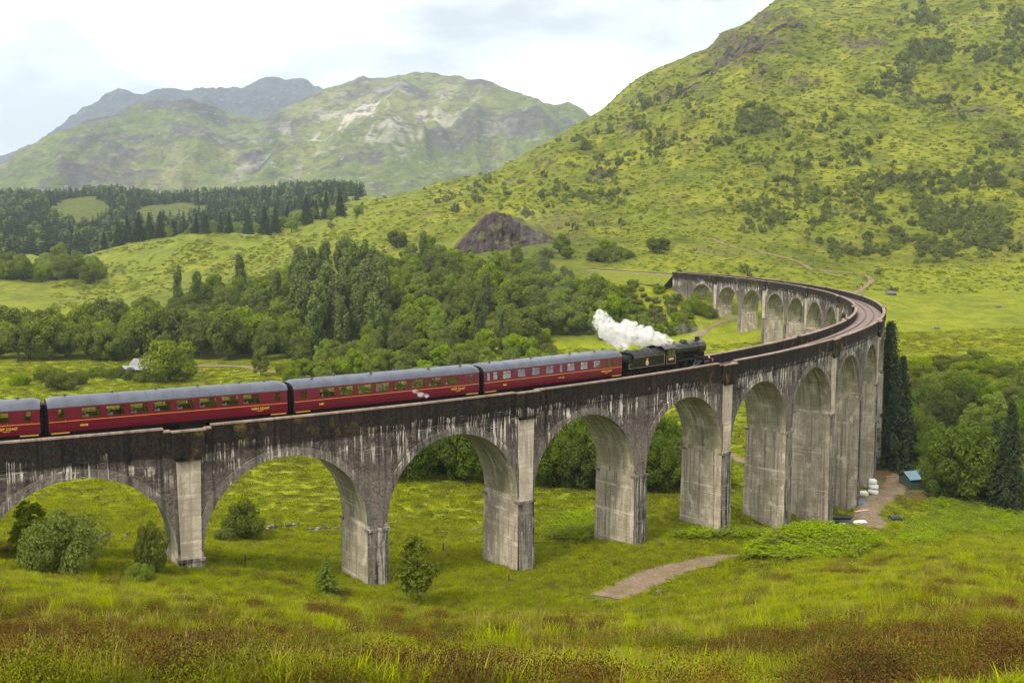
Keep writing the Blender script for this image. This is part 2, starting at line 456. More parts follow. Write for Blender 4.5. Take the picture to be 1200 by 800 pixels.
# trodden earth of the yard
yard = np.exp(-(((XG-74)/7.5)**2 + ((YG-197)/14)**2)**2)
GC = lerp(GC, (.105, .056, .040), yard*sstep(-.6, -.1, na+.2))
GC = lerp(GC, (.11, .085, .055), pathw*.55*sstep(.3, 1, pathw))

nA, nR = XG.shape
gv = np.stack([XG, YG, Zg + CZ], -1).reshape(-1, 3)
ii, jj = np.meshgrid(np.arange(nA-1), np.arange(nR-1), indexing='ij')
q = np.stack([ii*nR+jj, (ii+1)*nR+jj, (ii+1)*nR+jj+1, ii*nR+jj+1], -1).reshape(-1, 4)

m_ground = new_mat('grassland'); t = NT(m_ground)
pos = t.n('ShaderNodeNewGeometry').outputs['Position']
base = t.n('ShaderNodeAttribute', attribute_name='place_colour').outputs['Color']
f1 = t.noise(pos, 1.7, 6, .65); f2 = t.noise(pos, .18, 6, .6); f3 = t.noise(pos, .045, 5, .6)
colr = t.mix(1.0, base, t.ramp(f1, [(.25, (.55,.55,.55)), (.5, (1,1,1)), (.78, (1.45,1.4,1.3))]), 'MULTIPLY')
colr = t.mix(1.0, colr, t.ramp(f2, [(.3, (.68,.72,.70)), (.5, (1,1,1)), (.72, (1.3,1.22,1.0))]), 'MULTIPLY')
colr = t.mix(1.0, colr, t.ramp(f3, [(.3, (.8,.86,.85)), (.52, (1,1,1)), (.72, (1.18,1.1,.95))]), 'MULTIPLY')
hgt = t.math('ADD', t.math('MULTIPLY', f1, .35), t.math('MULTIPLY', f2, 1.2))
t.principled(colr, .95, 0, t.bump(hgt, .55, 1.0), .08)
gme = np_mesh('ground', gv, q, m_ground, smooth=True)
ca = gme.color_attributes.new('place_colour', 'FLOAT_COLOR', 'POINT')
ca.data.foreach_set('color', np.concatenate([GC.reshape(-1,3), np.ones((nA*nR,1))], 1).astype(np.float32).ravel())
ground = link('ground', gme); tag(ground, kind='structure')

# ---- mountains: two real ridges behind the valley
def mountain(name, prof, Dfoot, Dback, zfoot, seed, cols, rock_amt, amp, mat):
    """prof: (u, py, D) crest line"""
    us = np.linspace(prof[0][0], prof[-1][0], 520)
    Dc = pchip([p[0] for p in prof], [p[2] for p in prof], us)
    zc = pchip([p[0] for p in prof], [z_at(p[1], p[2]) for p in prof], us)
    T = np.linspace(0, 1, 230); T2 = np.linspace(0, 1, 24)[1:]
    U2, TT = np.meshgrid(us, T, indexing='ij')
    D = Dfoot + (Dc[:,None]-Dfoot)*TT
    Zf = zfoot + (zc[:,None]-zfoot)*(TT**1.12)
    Db = Dc[:,None] + (Dback-Dc[:,None])*T2[None,:]
    Zb = zc[:,None] - (zc[:,None]-zfoot)*T2[None,:]
    Dall = np.concatenate([D, Db], 1); Z = np.concatenate([Zf, Zb], 1)
    tt = np.concatenate([TT, np.repeat((1-T2)[None,:], len(us), 0)], 1)
    X = (np.repeat(us[:,None], Dall.shape[1], 1)-600)/FPX*Dall
    w = np.sin(np.pi*np.clip(tt, 0, 1))**.7
    r1 = fbm(X + .3*Dall, Dall*.75, 900, 6, seed, .52, ridged=True)
    r2 = fbm(X, Dall, 190, 5, seed+7, .55)
    gul = fbm(X*1.0, Dall*.22, 260, 4, seed+13, .5, ridged=True)
    r3 = fbm(X + .2*Dall, Dall*.8 - .3*X, 75, 4, seed+41, .55, ridged=True)
    Z = Z + amp*(w*((r1-.25)*1.15 + (gul-.2)*.6) + (.12+.5*w)*.42*r2 + (.05+.3*w)*.30*r3) + amp*.26*(1-w)*fbm(X, Dall, 150, 5, seed+3, .6)*(tt > .5)
    nA, nR = X.shape
    v = np.stack([X, Dall, Z + CZ], -1).reshape(-1, 3)
    ii, jj = np.meshgrid(np.arange(nA-1), np.arange(nR-1), indexing='ij')
    q = np.stack([ii*nR+jj, (ii+1)*nR+jj, (ii+1)*nR+jj+1, ii*nR+jj+1], -1).reshape(-1, 4)
    g, g2, rk = cols
    C = np.zeros(X.shape+(3,)); C[:] = g
    C = lerp(C, g2, sstep(-.2, .5, fbm(X, Dall, 300, 5, seed+20)))
    rkm = sstep(rock_amt, rock_amt+.2, .40*r2 + .22*r3 + .45*fbm(X*.5+Dall*.4, Dall*.35-X*.2, 110, 5, seed+31, .6) + .28*(tt-.45))
    C = lerp(C, rk, rkm*.85)
    pale = sstep(.12, .32, fbm(X, Dall*.6, 55, 4, seed+55, .6))*np.exp(-((X+470)/330)**2 - ((tt-.62)/.25)**2)
    C = lerp(C, (.42, .39, .37), pale*.8*(1 if seed == 300 else 0))
    me = np_mesh(name, v, q, mat, smooth=True)
    a = me.color_attributes.new('place_colour', 'FLOAT_COLOR', 'POINT')
    a.data.foreach_set('color', np.concatenate([C.reshape(-1,3), np.ones((nA*nR,1))], 1).astype(np.float32).ravel())
    return tag(link(name, me), kind='structure')
m_mtn = new_mat('mountain_turf'); t = NT(m_mtn)
pos = t.n('ShaderNodeNewGeometry').outputs['Position']
base = t.n('ShaderNodeAttribute', attribute_name='place_colour').outputs['Color']
f1 = t.noise(pos, .012, 9, .68); f2 = t.noise(pos, .06, 6, .65)
colr = t.mix(1.0, base, t.ramp(f1, [(.3, (.55,.56,.6)), (.5, (1,1,1)), (.72, (1.4,1.36,1.25))]), 'MULTIPLY')
colr = t.mix(1.0, colr, t.ramp(f2, [(.3, (.7,.7,.72)), (.7, (1.3,1.28,1.25))]), 'MULTIPLY')
crg = t.noise(t.mapping(pos, (.022, .013, .06), (3, 1, 2)), 1, 8, .74)
colr = t.mix(t.math('MULTIPLY', t.step(crg, .535, .58), .8), colr, (.075, .064, .075, 1))
crg2 = t.noise(t.mapping(pos, (.035, .02, .09), (7, 3, 5)), 1, 7, .75)
colr = t.mix(t.math('MULTIPLY', t.step(crg2, .59, .63), .75), colr, (.26, .245, .24, 1))
t.principled(colr, .95, 0, t.bump(t.math('ADD', t.math('MULTIPLY', f1, 1.0), t.math('MULTIPLY', f2, .25)), .9, 22.0), .05)
mountain('mountain', [(-700,265,3400),(-350,250,3400),(-120,232,3400),(0,205,3400),(60,172,3400),(120,140,3400),(190,124,3400),(230,124,3400),(270,134,3500),(310,138,3500),(350,120,3600),(400,99,3700),(445,89,3700),(480,87,3700),(530,88,3700),(565,96,3600),(610,113,3500),(650,126,3400),(665,120,3400),(690,137,3400),(740,168,3300),(900,240,3300)],
         2250, 5200, 20, 300, ((.105,.135,.045), (.165,.170,.070), (.075,.068,.082)), .19, 105, m_mtn)
mountain('mountain', [(-500,300,6400),(-200,262,6400),(-60,222,6400),(0,192,6400),(55,163,6400),(90,140,6400),(120,124,6400),(147,108,6400),(172,116,6400),(188,113,6400),(212,110,6400),(236,107,6400),(270,105,6500),(300,97,6500),(325,92,6500),(350,92,6500),(375,101,6500),(420,135,6500),(600,210,6500)],
         4400, 9000, 100, 400, ((.028,.034,.045), (.055,.058,.055), (.024,.024,.04)), .0, 170, m_mtn)

# ------------------------------------------------------------------ concrete
def concrete(name, base, dark, light, streak=0.0, streak_band=None, moss=0.0, lift=0.0, stain=.5, green=0.0, vs=(1.7, .10), spec=.12, wash=0.0):
    m = new_mat(name); t = NT(m)
    uv = t.n('ShaderNodeUVMap', uv_map='UVMap').outputs[0]
    sep = t.n('ShaderNodeSeparateXYZ', {0: uv}); u, v = sep.outputs[0], sep.outputs[1]
    big = t.noise(t.mapping(uv, (.16, .22, 1)), 1, 5, .6)
    vert = t.noise(t.mapping(uv, (*vs, 1)), 1, 6, .62)
    fine = t.noise(t.mapping(uv, (5, 4, 1)), 1, 6, .7)
    speck = t.noise(t.mapping(uv, (14, 9, 1)), 1, 3, .6)
    col = t.mix(t.step(t.math('ADD', t.math('MULTIPLY', vert, .6), t.math('MULTIPLY', big, .4)), .38, .62), c4(dark), c4(base))
    col = t.mix(t.math('MULTIPLY', t.step(fine, .42, .72), .5), col, c4(light))
    # dark runs
    runs = t.noise(t.mapping(uv, (2.6, .055, 1), (3.1, 0, 0)), 1, 5, .6)
    col = t.mix(t.math('MULTIPLY', t.step(runs, .52, .62), stain), col, c4(tuple(x*.45 for x in dark)))
    if lift:   # pour lines of the shuttered concrete
        brd = t.noise(t.mapping(uv, (.12, 5.5, 1)), 1, 3, .6)
        ln = t.noise(t.mapping(uv, (.07, 2.3, 1), (4, 1, .2)), 1, 4, .6)
        col = t.mix(t.math('MULTIPLY', t.step(ln, .60, .66), t.math('MULTIPLY', fine, lift*1.3)), col, c4(tuple(min(1, x*1.15) for x in light)))
        patch = t.noise(t.mapping(uv, (.55, .42, 1), (1, 6, .5)), 1, 5, .62)
        col = t.mix(t.math('MULTIPLY', t.step(patch, .50, .64), lift), col, c4(tuple(x*.6 for x in base)))
        col = t.mix(t.math('MULTIPLY', t.step(patch, .44, .34), lift*.8), col, c4(light))
        col = t.mix(t.math('MULTIPLY', t.step(brd, .5, .68), lift*.7), col, c4(tuple(x*.55 for x in base)))
    if wash:   # rain-washed, paler concrete lower down the wall
        wm = t.math('MULTIPLY', t.step(t.math('ADD', v, t.math('MULTIPLY', vert, 3.0)), -2.6, -6.5), t.step(fine, .30, .62))
        col = t.mix(t.math('MULTIPLY', wm, wash), col, c4(light))
    if green:
        col = t.mix(t.math('MULTIPLY', t.step(t.noise(t.mapping(uv, (.5, .2, 1), (9, 4, 0)), 1, 4, .6), .42, .62), green), col, (.10, .115, .035, 1))
    if streak:
        # lime runs: thin vertical columns hanging from a broken line
        s1 = t.noise(t.mapping(uv, (4.3, .20, 1), (1.7, 0, 0)), 1, 4, .6)
        s2 = t.noise(t.mapping(uv, (.21, .34, 1), (5, 2, 0)), 1, 4, .6)
        top = t.math('ADD', t.math('MULTIPLY', t.noise(t.mapping(uv, (.9, .0, 1), (0, .4, 0)), 1, 3, .7), 1.5), -.75)
        a, b = streak_band
        vv = t.math('ADD', v, top)
        band = t.math('MULTIPLY', t.step(vv, b, b-.12), t.step(vv, a-.3, a+1.0))
        msk = t.math('MULTIPLY', t.math('MULTIPLY', t.step(s1, .53, .575), band), t.step(s2, .43, .55))
        hz = t.math('MULTIPLY', t.step(t.noise(t.mapping(uv, (.55, 6.5, 1)), 1, 3, .65), .60, .68), t.math('MULTIPLY', t.step(s2, .45, .58), band))
        msk = t.math('MAXIMUM', msk, t.math('MULTIPLY', hz, .8))
        msk = t.math('MULTIPLY', msk, t.step(speck, .25, .5))
        col = t.mix(t.math('MULTIPLY', msk, streak), col, (.58, .53, .455, 1))
    if moss:
        ms = t.math('MULTIPLY', t.step(t.noise(t.mapping(uv, (.75, .55, 1), (2, 7, 0)), 1, 6, .68), .545, .66), t.step(t.noise(t.mapping(uv, (.05, .05, 1), (.7, 2, 0)), 1, 2, .5), .45, .56))
        col = t.mix(t.math('MULTIPLY', ms, moss), col, (.17, .115, .012, 1))
    h = t.math('ADD', t.math('MULTIPLY', fine, .6), t.math('ADD', t.math('MULTIPLY', speck, .35), t.math('MULTIPLY', vert, .5)))
    t.principled(col, .92, 0, t.bump(h, .5, .06), spec)
    return m
m_par = concrete('parapet_concrete', (.020,.015,.013), (.006,.005,.005), (.066,.051,.043), streak=.6, streak_band=(-2.7,-1.75), moss=.8, stain=.5)
m_spa = concrete('spandrel_concrete', (.070,.057,.050), (.012,.010,.010), (.25,.21,.18), streak=1.0, streak_band=(-5.2,-2.2), moss=.05, lift=.3, stain=.7, wash=.75)
m_ring = concrete('arch_ring_concrete', (.14,.122,.108), (.045,.038,.034), (.30,.27,.235), streak=.8, streak_band=(-6.5,-2.4), stain=.55)
m_sof = concrete('soffit_concrete', (.33,.295,.21), (.165,.148,.10), (.50,.455,.355), streak=.7, streak_band=(-8.5,-3.7), lift=.8, stain=.75, green=.35, vs=(1.0, .25))
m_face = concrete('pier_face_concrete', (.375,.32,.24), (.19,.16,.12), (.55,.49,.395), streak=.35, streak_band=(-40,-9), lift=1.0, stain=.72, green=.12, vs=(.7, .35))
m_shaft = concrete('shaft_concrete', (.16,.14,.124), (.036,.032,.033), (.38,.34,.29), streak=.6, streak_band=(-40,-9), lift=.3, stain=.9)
m_pale = concrete('pale_pilaster_concrete', (.45,.385,.30), (.27,.225,.17), (.60,.53,.43), streak=.6, streak_band=(-9,-2.5), lift=.8, stain=.35, vs=(1.0, .3))
m_cope = concrete('coping_concrete', (.30,.22,.175), (.14,.10,.08), (.42,.34,.28), moss=.6, stain=.3)

viaduct = empty('railway_viaduct', vpt(0, 0, -14))
tag(viaduct, 'long curved concrete railway viaduct of many round arches on tall piers', 'viaduct')
VO = Vector(viaduct.location)
def V(s, off, dz): return Vector(vpt(s, off, dz)) - VO
HW = VW/2
SPAN_R = 7.62; CROWN = -3.56; SPRING = CROWN - SPAN_R; CORB = SPRING - .55
RING = .72
K0, K1 = -5, 19           # first and last pier

def quad_s(mb, s0, s1, off0, off1, za0, za1, zb0, zb1):
    """strip cell between s0,s1: lower edge (off0) at za0/za1, upper edge (off1) at zb0/zb1"""
    mb.face([V(s0,off0,za0), V(s1,off0,za1), V(s1,off1,zb1), V(s0,off1,zb0)], [(s0,za0),(s1,za1),(s1,zb1),(s0,zb0)])
def vbox(mb, s0, s1, o0, o1, z0, z1, n=1):
    for k in range(n):
        a, b = s0+(s1-s0)*k/n, s0+(s1-s0)*(k+1)/n
        quad_s(mb, a, b, o1, o1, z0, z0, z1, z1)
        quad_s(mb, b, a, o0, o0, z0, z0, z1, z1)
        mb.face([V(a,o1,z1), V(b,o1,z1), V(b,o0,z1), V(a,o0,z1)], [(a,z1),(b,z1),(b,z1-.3),(a,z1-.3)])
        mb.face([V(a,o0,z0), V(b,o0,z0), V(b,o1,z0), V(a,o1,z0)], [(a,z0),(b,z0),(b,z0-.3),(a,z0-.3)])
    for s_, fl in ((s0, 1), (s1, -1)):
        p = [V(s_,o0,z0), V(s_,o1,z0), V(s_,o1,z1), V(s_,o0,z1)]
        u = [(s_+o0,z0),(s_+o1,z0),(s_+o1,z1),(s_+o0,z1)]
        mb.face(p if fl > 0 else p[::-1], u if fl > 0 else u[::-1])
def in_wall(mb, k, side):
    """spandrel wall of the bay k..k+1, its lower edge is the arch line"""
    sc = (k+.5)*PITCHV
    xs = [-PITCHV/2, -SPAN_R-.02] + [-SPAN_R*math.cos(math.pi*i/28) for i in range(29)] + [SPAN_R+.02, PITCHV/2]
    zs = [SPRING, SPRING] + [SPRING + SPAN_R*math.sin(math.pi*i/28) for i in range(29)] + [SPRING, SPRING]
    off = side*HW
    for i in range(len(xs)-1):
        a, b = sc+xs[i], sc+xs[i+1]
        zt = -2.4
        zm0, zm1 = (zs[i]+zt)/2, (zs[i+1]+zt)/2
        if side > 0:
            quad_s(mb, a, b, off, off, zs[i], zs[i+1], zm0, zm1); quad_s(mb, a, b, off, off, zm0, zm1, zt, zt)
        else:
            quad_s(mb, b, a, off, off, zs[i+1], zs[i], zm1, zm0); quad_s(mb, b, a, off, off, zm1, zm0, zt, zt)
REF_DROP = {0, 4}
for k in range(K0, K1):
    sc = (k+.5)*PITCHV
    for side in (1, -1):
        mb = MB(); in_wall(mb, k, side); mb.obj('spandrel_wall', m_spa, viaduct)
    # arch barrel with its proud rings
    ar = MB()
    N = 28
    for i in range(N):
        t0, t1 = math.pi*i/N, math.pi*(i+1)/N
        x0, x1 = -SPAN_R*math.cos(t0), -SPAN_R*math.cos(t1)
        z0, z1 = SPRING+SPAN_R*math.sin(t0), SPRING+SPAN_R*math.sin(t1)
        ofs = np.linspace(-HW-.12, HW+.12, 5)
        for o0, o1 in zip(ofs, ofs[1:]):
            ar.face([V(sc+x0,o0,z0), V(sc+x0,o1,z0), V(sc+x1,o1,z1), V(sc+x1,o0,z1)], [(o0*1.3+k*7+(20 if i > 14 else 0), z0),(o1*1.3+k*7+(20 if i > 14 else 0), z0),(o1*1.3+k*7+(20 if i > 14 else 0), z1),(o0*1.3+k*7+(20 if i > 14 else 0), z1)])
    barrel = ar.obj('arch', m_sof, viaduct, smooth=True)
    for side in (1, -1):
        rg = MB(); of = side*(HW+.12); ob = side*(HW-.03)
        for i in range(N):
            t0, t1 = math.pi*i/N, math.pi*(i+1)/N
            P = lambda t, r, o: V(sc - r*math.cos(t), o, SPRING + r*math.sin(t))
            uvp = lambda t, r: (sc - r*math.cos(t), SPRING + r*math.sin(t))
            R2 = SPAN_R + RING
            # keep the ring clear of the neighbouring bay at the springing
            ra = min(R2, PITCHV/2/max(.001, abs(math.cos(t0)))) if abs(math.cos(t0)) > .01 else R2
            rb = min(R2, PITCHV/2/max(.001, abs(math.cos(t1)))) if abs(math.cos(t1)) > .01 else R2
            f = [P(t0,SPAN_R,of), P(t0,ra,of), P(t1,rb,of), P(t1,SPAN_R,of)]
            uu = [uvp(t0,SPAN_R), uvp(t0,ra), uvp(t1,rb), uvp(t1,SPAN_R)]
            if side > 0: f = f[::-1]; uu = uu[::-1]
            rg.face(f, uu)
            rg.face([P(t0,ra,of), P(t0,ra,ob), P(t1,rb,ob), P(t1,rb,of)], [uvp(t0,ra)]*2+[uvp(t1,rb)]*2)
        rg.obj('arch_ring', m_ring, barrel)
    # parapets
    for side in (1, -1):
        oo, oi = (HW+.10, HW-.36)
        lo = k*PITCHV + (2.0 if k % 2 == 0 else 0); hi = (k+1)*PITCHV - (2.0 if (k+1) % 2 == 0 else 0)
        mb = MB(); a, b = sorted((side*oo, side*oi))
        vbox(mb, lo, hi, a, b, -2.42, -.14, n=8)
        pa = mb.obj('parapet', m_par, viaduct)
        mb = MB(); a, b = sorted((side*(oo+.06), side*(oi-.05)))
        vbox(mb, lo-.02, hi+.02, a, b, -.14, 0.0, n=8)
        mb.obj('coping', m_cope, pa)

def gz_rel(s, off):
    p = vpt(s, off, 0); return ground_z(p[0], p[1]) - ztop(s)
for k in range(K0, K1+1):
    s = k*PITCHV
    gb = min(gz_rel(s+a, o) for a in (-1.2, 1.2) for o in (-HW, 0, HW)) - 1.5
    low = min(gb, CORB-1.0)
    pier = empty('pier', (0, 0, 0)); pier.parent = viaduct
    # neck between corbel and springing
    wN = PITCHV/2 - SPAN_R       # half width at the springing
    mb = MB(); vbox(mb, s-wN+.004, s+wN-.004, -HW+.004, HW-.004, CORB-.02, SPRING+.004); mb.obj('neck', m_face, pier)
    for sg in (-1, 1):
        a, b = sorted((sg*(HW+.38), sg*(HW-.42))); mb = MB(); vbox(mb, s-wN-.09, s+wN+.09, a, b, CORB-.22, CORB+.03); mb.obj('corbel', m_shaft, pier)
    # battered shaft: long faces and end faces
    H = CORB-low; bt = H*.010
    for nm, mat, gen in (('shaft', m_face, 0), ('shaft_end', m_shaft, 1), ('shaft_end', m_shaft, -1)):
        mb = MB(); nz = max(2, int(H/3))
        for j in range(nz):
            za, zb = low+H*j/nz, low+H*(j+1)/nz
            ea, eb = bt*(1-j/nz), bt*(1-(j+1)/nz)
            if gen == 0:
                for sg in (1, -1):
                    A = [V(s+sg*(wN+.0+ea), -(HW+.18+ea), za), V(s+sg*(wN+.0+ea), HW+.18+ea, za), V(s+sg*(wN+.0+eb), HW+.18+eb, zb), V(s+sg*(wN+.0+eb), -(HW+.18+eb), zb)]
                    U_ = [(-3.8+k*7+(20 if sg < 0 else 0), za), (3.8+k*7+(20 if sg < 0 else 0), za), (3.8+k*7+(20 if sg < 0 else 0), zb), (-3.8+k*7+(20 if sg < 0 else 0), zb)]
                    mb.face(A if sg < 0 else A[::-1], U_ if sg < 0 else U_[::-1])
            else:
                # end face with a raised strip: proud of the long faces
                for (x0, x1, pr) in ((-wN, wN, .0), (-.62, .62, .16)):
                    o0, o1 = gen*(HW+.18+ea+pr), gen*(HW+.18+eb+pr)
                    f0, f1 = (1+ea/wN if pr == 0 else 1), (1+eb/wN if pr == 0 else 1)
                    A = [V(s+x0*f0, o0, za), V(s+x1*f0, o0, za), V(s+x1*f1, o1, zb), V(s+x0*f1, o1, zb)]
                    U_ = [(s+x0, za), (s+x1, za), (s+x1, zb), (s+x0, zb)]
                    mb.face(A if gen > 0 else A[::-1], U_ if gen > 0 else U_[::-1])
                    if pr:
                        for xx, fl in ((x0, -1), (x1, 1)):
                            A = [V(s+xx, o0, za), V(s+xx, gen*(HW+.1), za), V(s+xx, gen*(HW+.1), zb), V(s+xx, o1, zb)]
                            mb.face(A if fl*gen > 0 else A[::-1], [(s+xx, za), (s+xx+.2, za), (s+xx+.2, zb), (s+xx, zb)])
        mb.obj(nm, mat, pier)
    # pilaster above the corbel
    for side in (1, -1):
        even = k % 2 == 0
        wt, wb, pr = (1.02, .86, .20) if even else (.80, .74, .10)
        mb = MB(); nz = 5
        for j in range(nz):
            za = CORB+.03 + (-2.42-CORB-.03)*j/nz; zb = CORB+.03 + (-2.42-CORB-.03)*(j+1)/nz
            wa = wb+(wt-wb)*j/nz; wc = wb+(wt-wb)*(j+1)/nz; o = side*(HW+pr)
            A = [V(s-wa, o, za), V(s+wa, o, za), V(s+wc, o, zb), V(s-wc, o, zb)]; U_ = [(s-wa, za), (s+wa, za), (s+wc, zb), (s-wc, zb)]
            mb.face(A if side > 0 else A[::-1], U_ if side > 0 else U_[::-1])
            for sg in (1, -1):
                A = [V(s+sg*wa, o, za), V(s+sg*wa, side*(HW-.05), za), V(s+sg*wc, side*(HW-.05), zb), V(s+sg*wc, o, zb)]
                mb.face(A if sg*side > 0 else A[::-1], [(s+sg*wa, za), (s+sg*wa+.2, za), (s+sg*wa+.2, zb), (s+sg*wa, zb)])
        mb.obj('pilaster', m_pale if even else m_spa, viaduct)
        if even:
            # refuge: parapet bay standing out from the wall
            dz = -.22 if k in REF_DROP else .02
            mb = MB()
            a, b = sorted((side*(HW+.10), side*(HW-.36)))
            ow = HW+.62
            vbox(mb, s-2.0, s-1.3, a, b, -2.42, -.16+dz)
            vbox(mb, s+1.3, s+2.0, a, b, -2.42, -.16+dz)
            a, b = sorted((side*ow, side*(ow-.40)))
            vbox(mb, s-1.3, s+1.3, a, b, -2.62, -.16+dz)
            for sg in (1, -1):
                a, b = sorted((side*(ow-.40), side*(HW-.36)))
                vbox(mb, *sorted((s+sg*1.3, s+sg*.95)), a, b, -2.62, -.16+dz)
            rf = mb.obj('refuge', m_par, viaduct)
            mb = MB()
            a, b = sorted((side*(ow+.07), side*(ow-.46))); vbox(mb, s-1.42, s+1.42, a, b, -.16+dz, -.01+dz)
            for sg in (1, -1):
                a, b = sorted((side*(HW+.17), side*(HW-.42))); vbox(mb, *sorted((s+sg*1.42, s+sg*2.0)), a, b, -.16+dz, -.015+dz)
            mb.obj('coping', m_cope, rf)
            # small bracket under the refuge
            mb = MB(); a, b = sorted((side*(HW+.2), side*(ow-.08))); vbox(mb, s-1.05, s+1.05, a, b, -2.95, -2.62); mb.obj('bracket', m_par, viaduct)
# end abutment on the far side
sA = K1*PITCHV
mb = MB(); vbox(mb, sA+1.2, sA+11, -HW-.03, HW+.03, -9.5, -1.25, n=5); mb.obj('abutment', m_spa, viaduct)
for side in (1, -1):
    a, b = sorted((side*(HW+.10), side*(HW-.36)))
    mb = MB(); vbox(mb, sA, sA+11, a, b, -2.42, -.14, n=5); pa = mb.obj('parapet', m_par, viaduct)
    a, b = sorted((side*(HW+.16), side*(HW-.41)))
    mb = MB(); vbox(mb, sA, sA+11.05, a, b, -.14, 0, n=5); mb.obj('coping', m_cope, pa)
# trackbed
m_bal = new_mat('ballast'); t = NT(m_bal)
pos = t.n('ShaderNodeNewGeometry').outputs['Position']
vz = t.n('ShaderNodeTexVoronoi', {'Vector': pos, 'Scale': 9.0})
cb = t.mix(1, t.ramp(vz.outputs['Color'], [(.1, (.13,.085,.08)), (.5, (.22,.165,.155)), (.9, (.33,.27,.26))]), t.ramp(t.noise(pos, .5, 4), [(.3, (.75,.7,.68)), (.7, (1.15,1.1,1.1))]), 'MULTIPLY')
t.principled(cb, .9, 0, t.bump(vz.outputs['Distance'], .6, .08), .2)
mb = MB()
S0, S1 = K0*PITCHV, sA+11
n = 300
for i in range(n):
    a, b = S0+(S1-S0)*i/n, S0+(S1-S0)*(i+1)/n
    for (o0, z0, o1, z1) in ((-HW+.30, -1.45, -1.55, -1.17), (-1.55, -1.17, 1.55, -1.17), (1.55, -1.17, HW-.30, -1.45)):
        mb.face([V(a,o1,z1), V(b,o1,z1), V(b,o0,z0), V(a,o0,z0)])
mb.obj('trackbed', m_bal, viaduct)

# ------------------------------------------------------------------ railway track (runs over the viaduct and on along the far slope)
track = empty('railway_track', vpt(30, 0, -1.1)); TO = Vector(track.location)
tag(track, 'single railway track with dark rails curving along the top of the viaduct', 'railway track')
line = [Vector(vpt(s, 0, -1.0)) for s in np.arange(S0, S1, 1.5)]
# beyond the far abutment the line eases onto the hillside
tan0 = (line[-1]-line[-2]).normalized()
ang = math.atan2(tan0.y, tan0.x); p = line[-1].copy(); far = []
for i in range(150):
    ang += (1.5/330 if i < 26 else (-1.5/260 if i < 90 else 0))
    p = p + Vector((math.cos(ang)*1.5, math.sin(ang)*1.5, .006)); far.append(p.copy())
line_all = line + far
m_rail = plain('rail_steel', (.055, .042, .038), .45, .6)
m_sleep = plain('sleeper_concrete', (.21, .165, .15), .9)
def offset_line(pts, d):
    out = []
    for i, p in enumerate(pts):
        a = pts[max(i-1,0)]; b = pts[min(i+1,len(pts)-1)]; tt = (b-a); nrm = Vector((tt.y, -tt.x, 0)).normalized()
        out.append(p + nrm*d)
    return out
for sd in (-.7525, .7525):
    L = offset_line(line_all, sd); mb = MB()
    for i in range(len(L)-1):
        a, b = L[i]-TO, L[i+1]-TO; d = (b-a); nr = Vector((d.y, -d.x, 0)).normalized()*.036
        dn = Vector((0,0,-.15))
        mb.face([a-nr, a+nr, b+nr, b-nr]); mb.face([a+nr, a+nr+dn, b+nr+dn, b+nr]); mb.face([a-nr+dn, a-nr, b-nr, b-nr+dn])
    mb.obj('rail', m_rail, track)
mb = MB()
acc = 0
for i in range(len(line_all)-1):
    for fr in (.25, .75):
        c = line_all[i].lerp(line_all[i+1], fr) - TO; d = (line_all[i+1]-line_all[i]).normalized(); nr = Vector((d.y, -d.x, 0))
        a, b = d*.12, nr*1.28
        z1 = Vector((0,0,-.145)); z0 = Vector((0,0,-.2))
        top = [c-a-b+z1, c+a-b+z1, c+a+b+z1, c-a+b+z1]; mb.face(top)
        mb.face([c-a-b+z0, c+a-b+z0, c+a-b+z1, c-a-b+z1]); mb.face([c+a+b+z0, c-a+b+z0, c-a+b+z1, c+a+b+z1])
        mb.face([c+a-b+z0, c+a+b+z0, c+a+b+z1, c+a-b+z1]); mb.face([c-a+b+z0, c-a-b+z0, c-a-b+z1, c-a+b+z1])
tag(mb.obj('sleepers', m_sleep, track), kind='stuff')
# embankment carrying the far line
mb = MB()
EO = offset_line(far, 0)
for i in range(len(EO)-1):
    a, b = EO[i], EO[i+1]; d = (b-a).normalized(); nr = Vector((d.y, -d.x, 0))
    prof = [(-6.5, -4.2), (-2.4, -.45), (2.4, -.45), (6.5, -4.2)]
    for (o0, z0), (o1, z1) in zip(prof, prof[1:]):
        mb.face([a+nr*o0+Vector((0,0,z0)), a+nr*o1+Vector((0,0,z1)), b+nr*o1+Vector((0,0,z1)), b+nr*o0+Vector((0,0,z0))][::-1])
bed = MB()
for i in range(len(EO)-1):
    a, b = EO[i], EO[i+1]; d = (b-a).normalized(); nr = Vector((d.y, -d.x, 0))
    prof = [(-2.3, -.40), (-1.5, -.17), (1.5, -.17), (2.3, -.40)]
    for (o0, z0), (o1, z1) in zip(prof, prof[1:]):
        bed.face([a+nr*o0+Vector((0,0,z0)), a+nr*o1+Vector((0,0,z1)), b+nr*o1+Vector((0,0,z1)), b+nr*o0+Vector((0,0,z0))][::-1])
tag(bed.obj('railway_ballast', m_bal), kind='structure')
FARLINE = far
m_emb = new_mat('embankment_soil'); t = NT(m_emb)
pos = t.n('ShaderNodeNewGeometry').outputs['Position']
t.principled(t.ramp(t.noise(pos, .6, 6, .65), [(.3, (.09,.115,.012)), (.55, (.15,.17,.018)), (.75, (.13,.11,.04))]), .95, 0, t.bump(t.noise(pos, 1.5, 5), .6, .4), .1)
tag(mb.obj('embankment', m_emb), kind='structure')

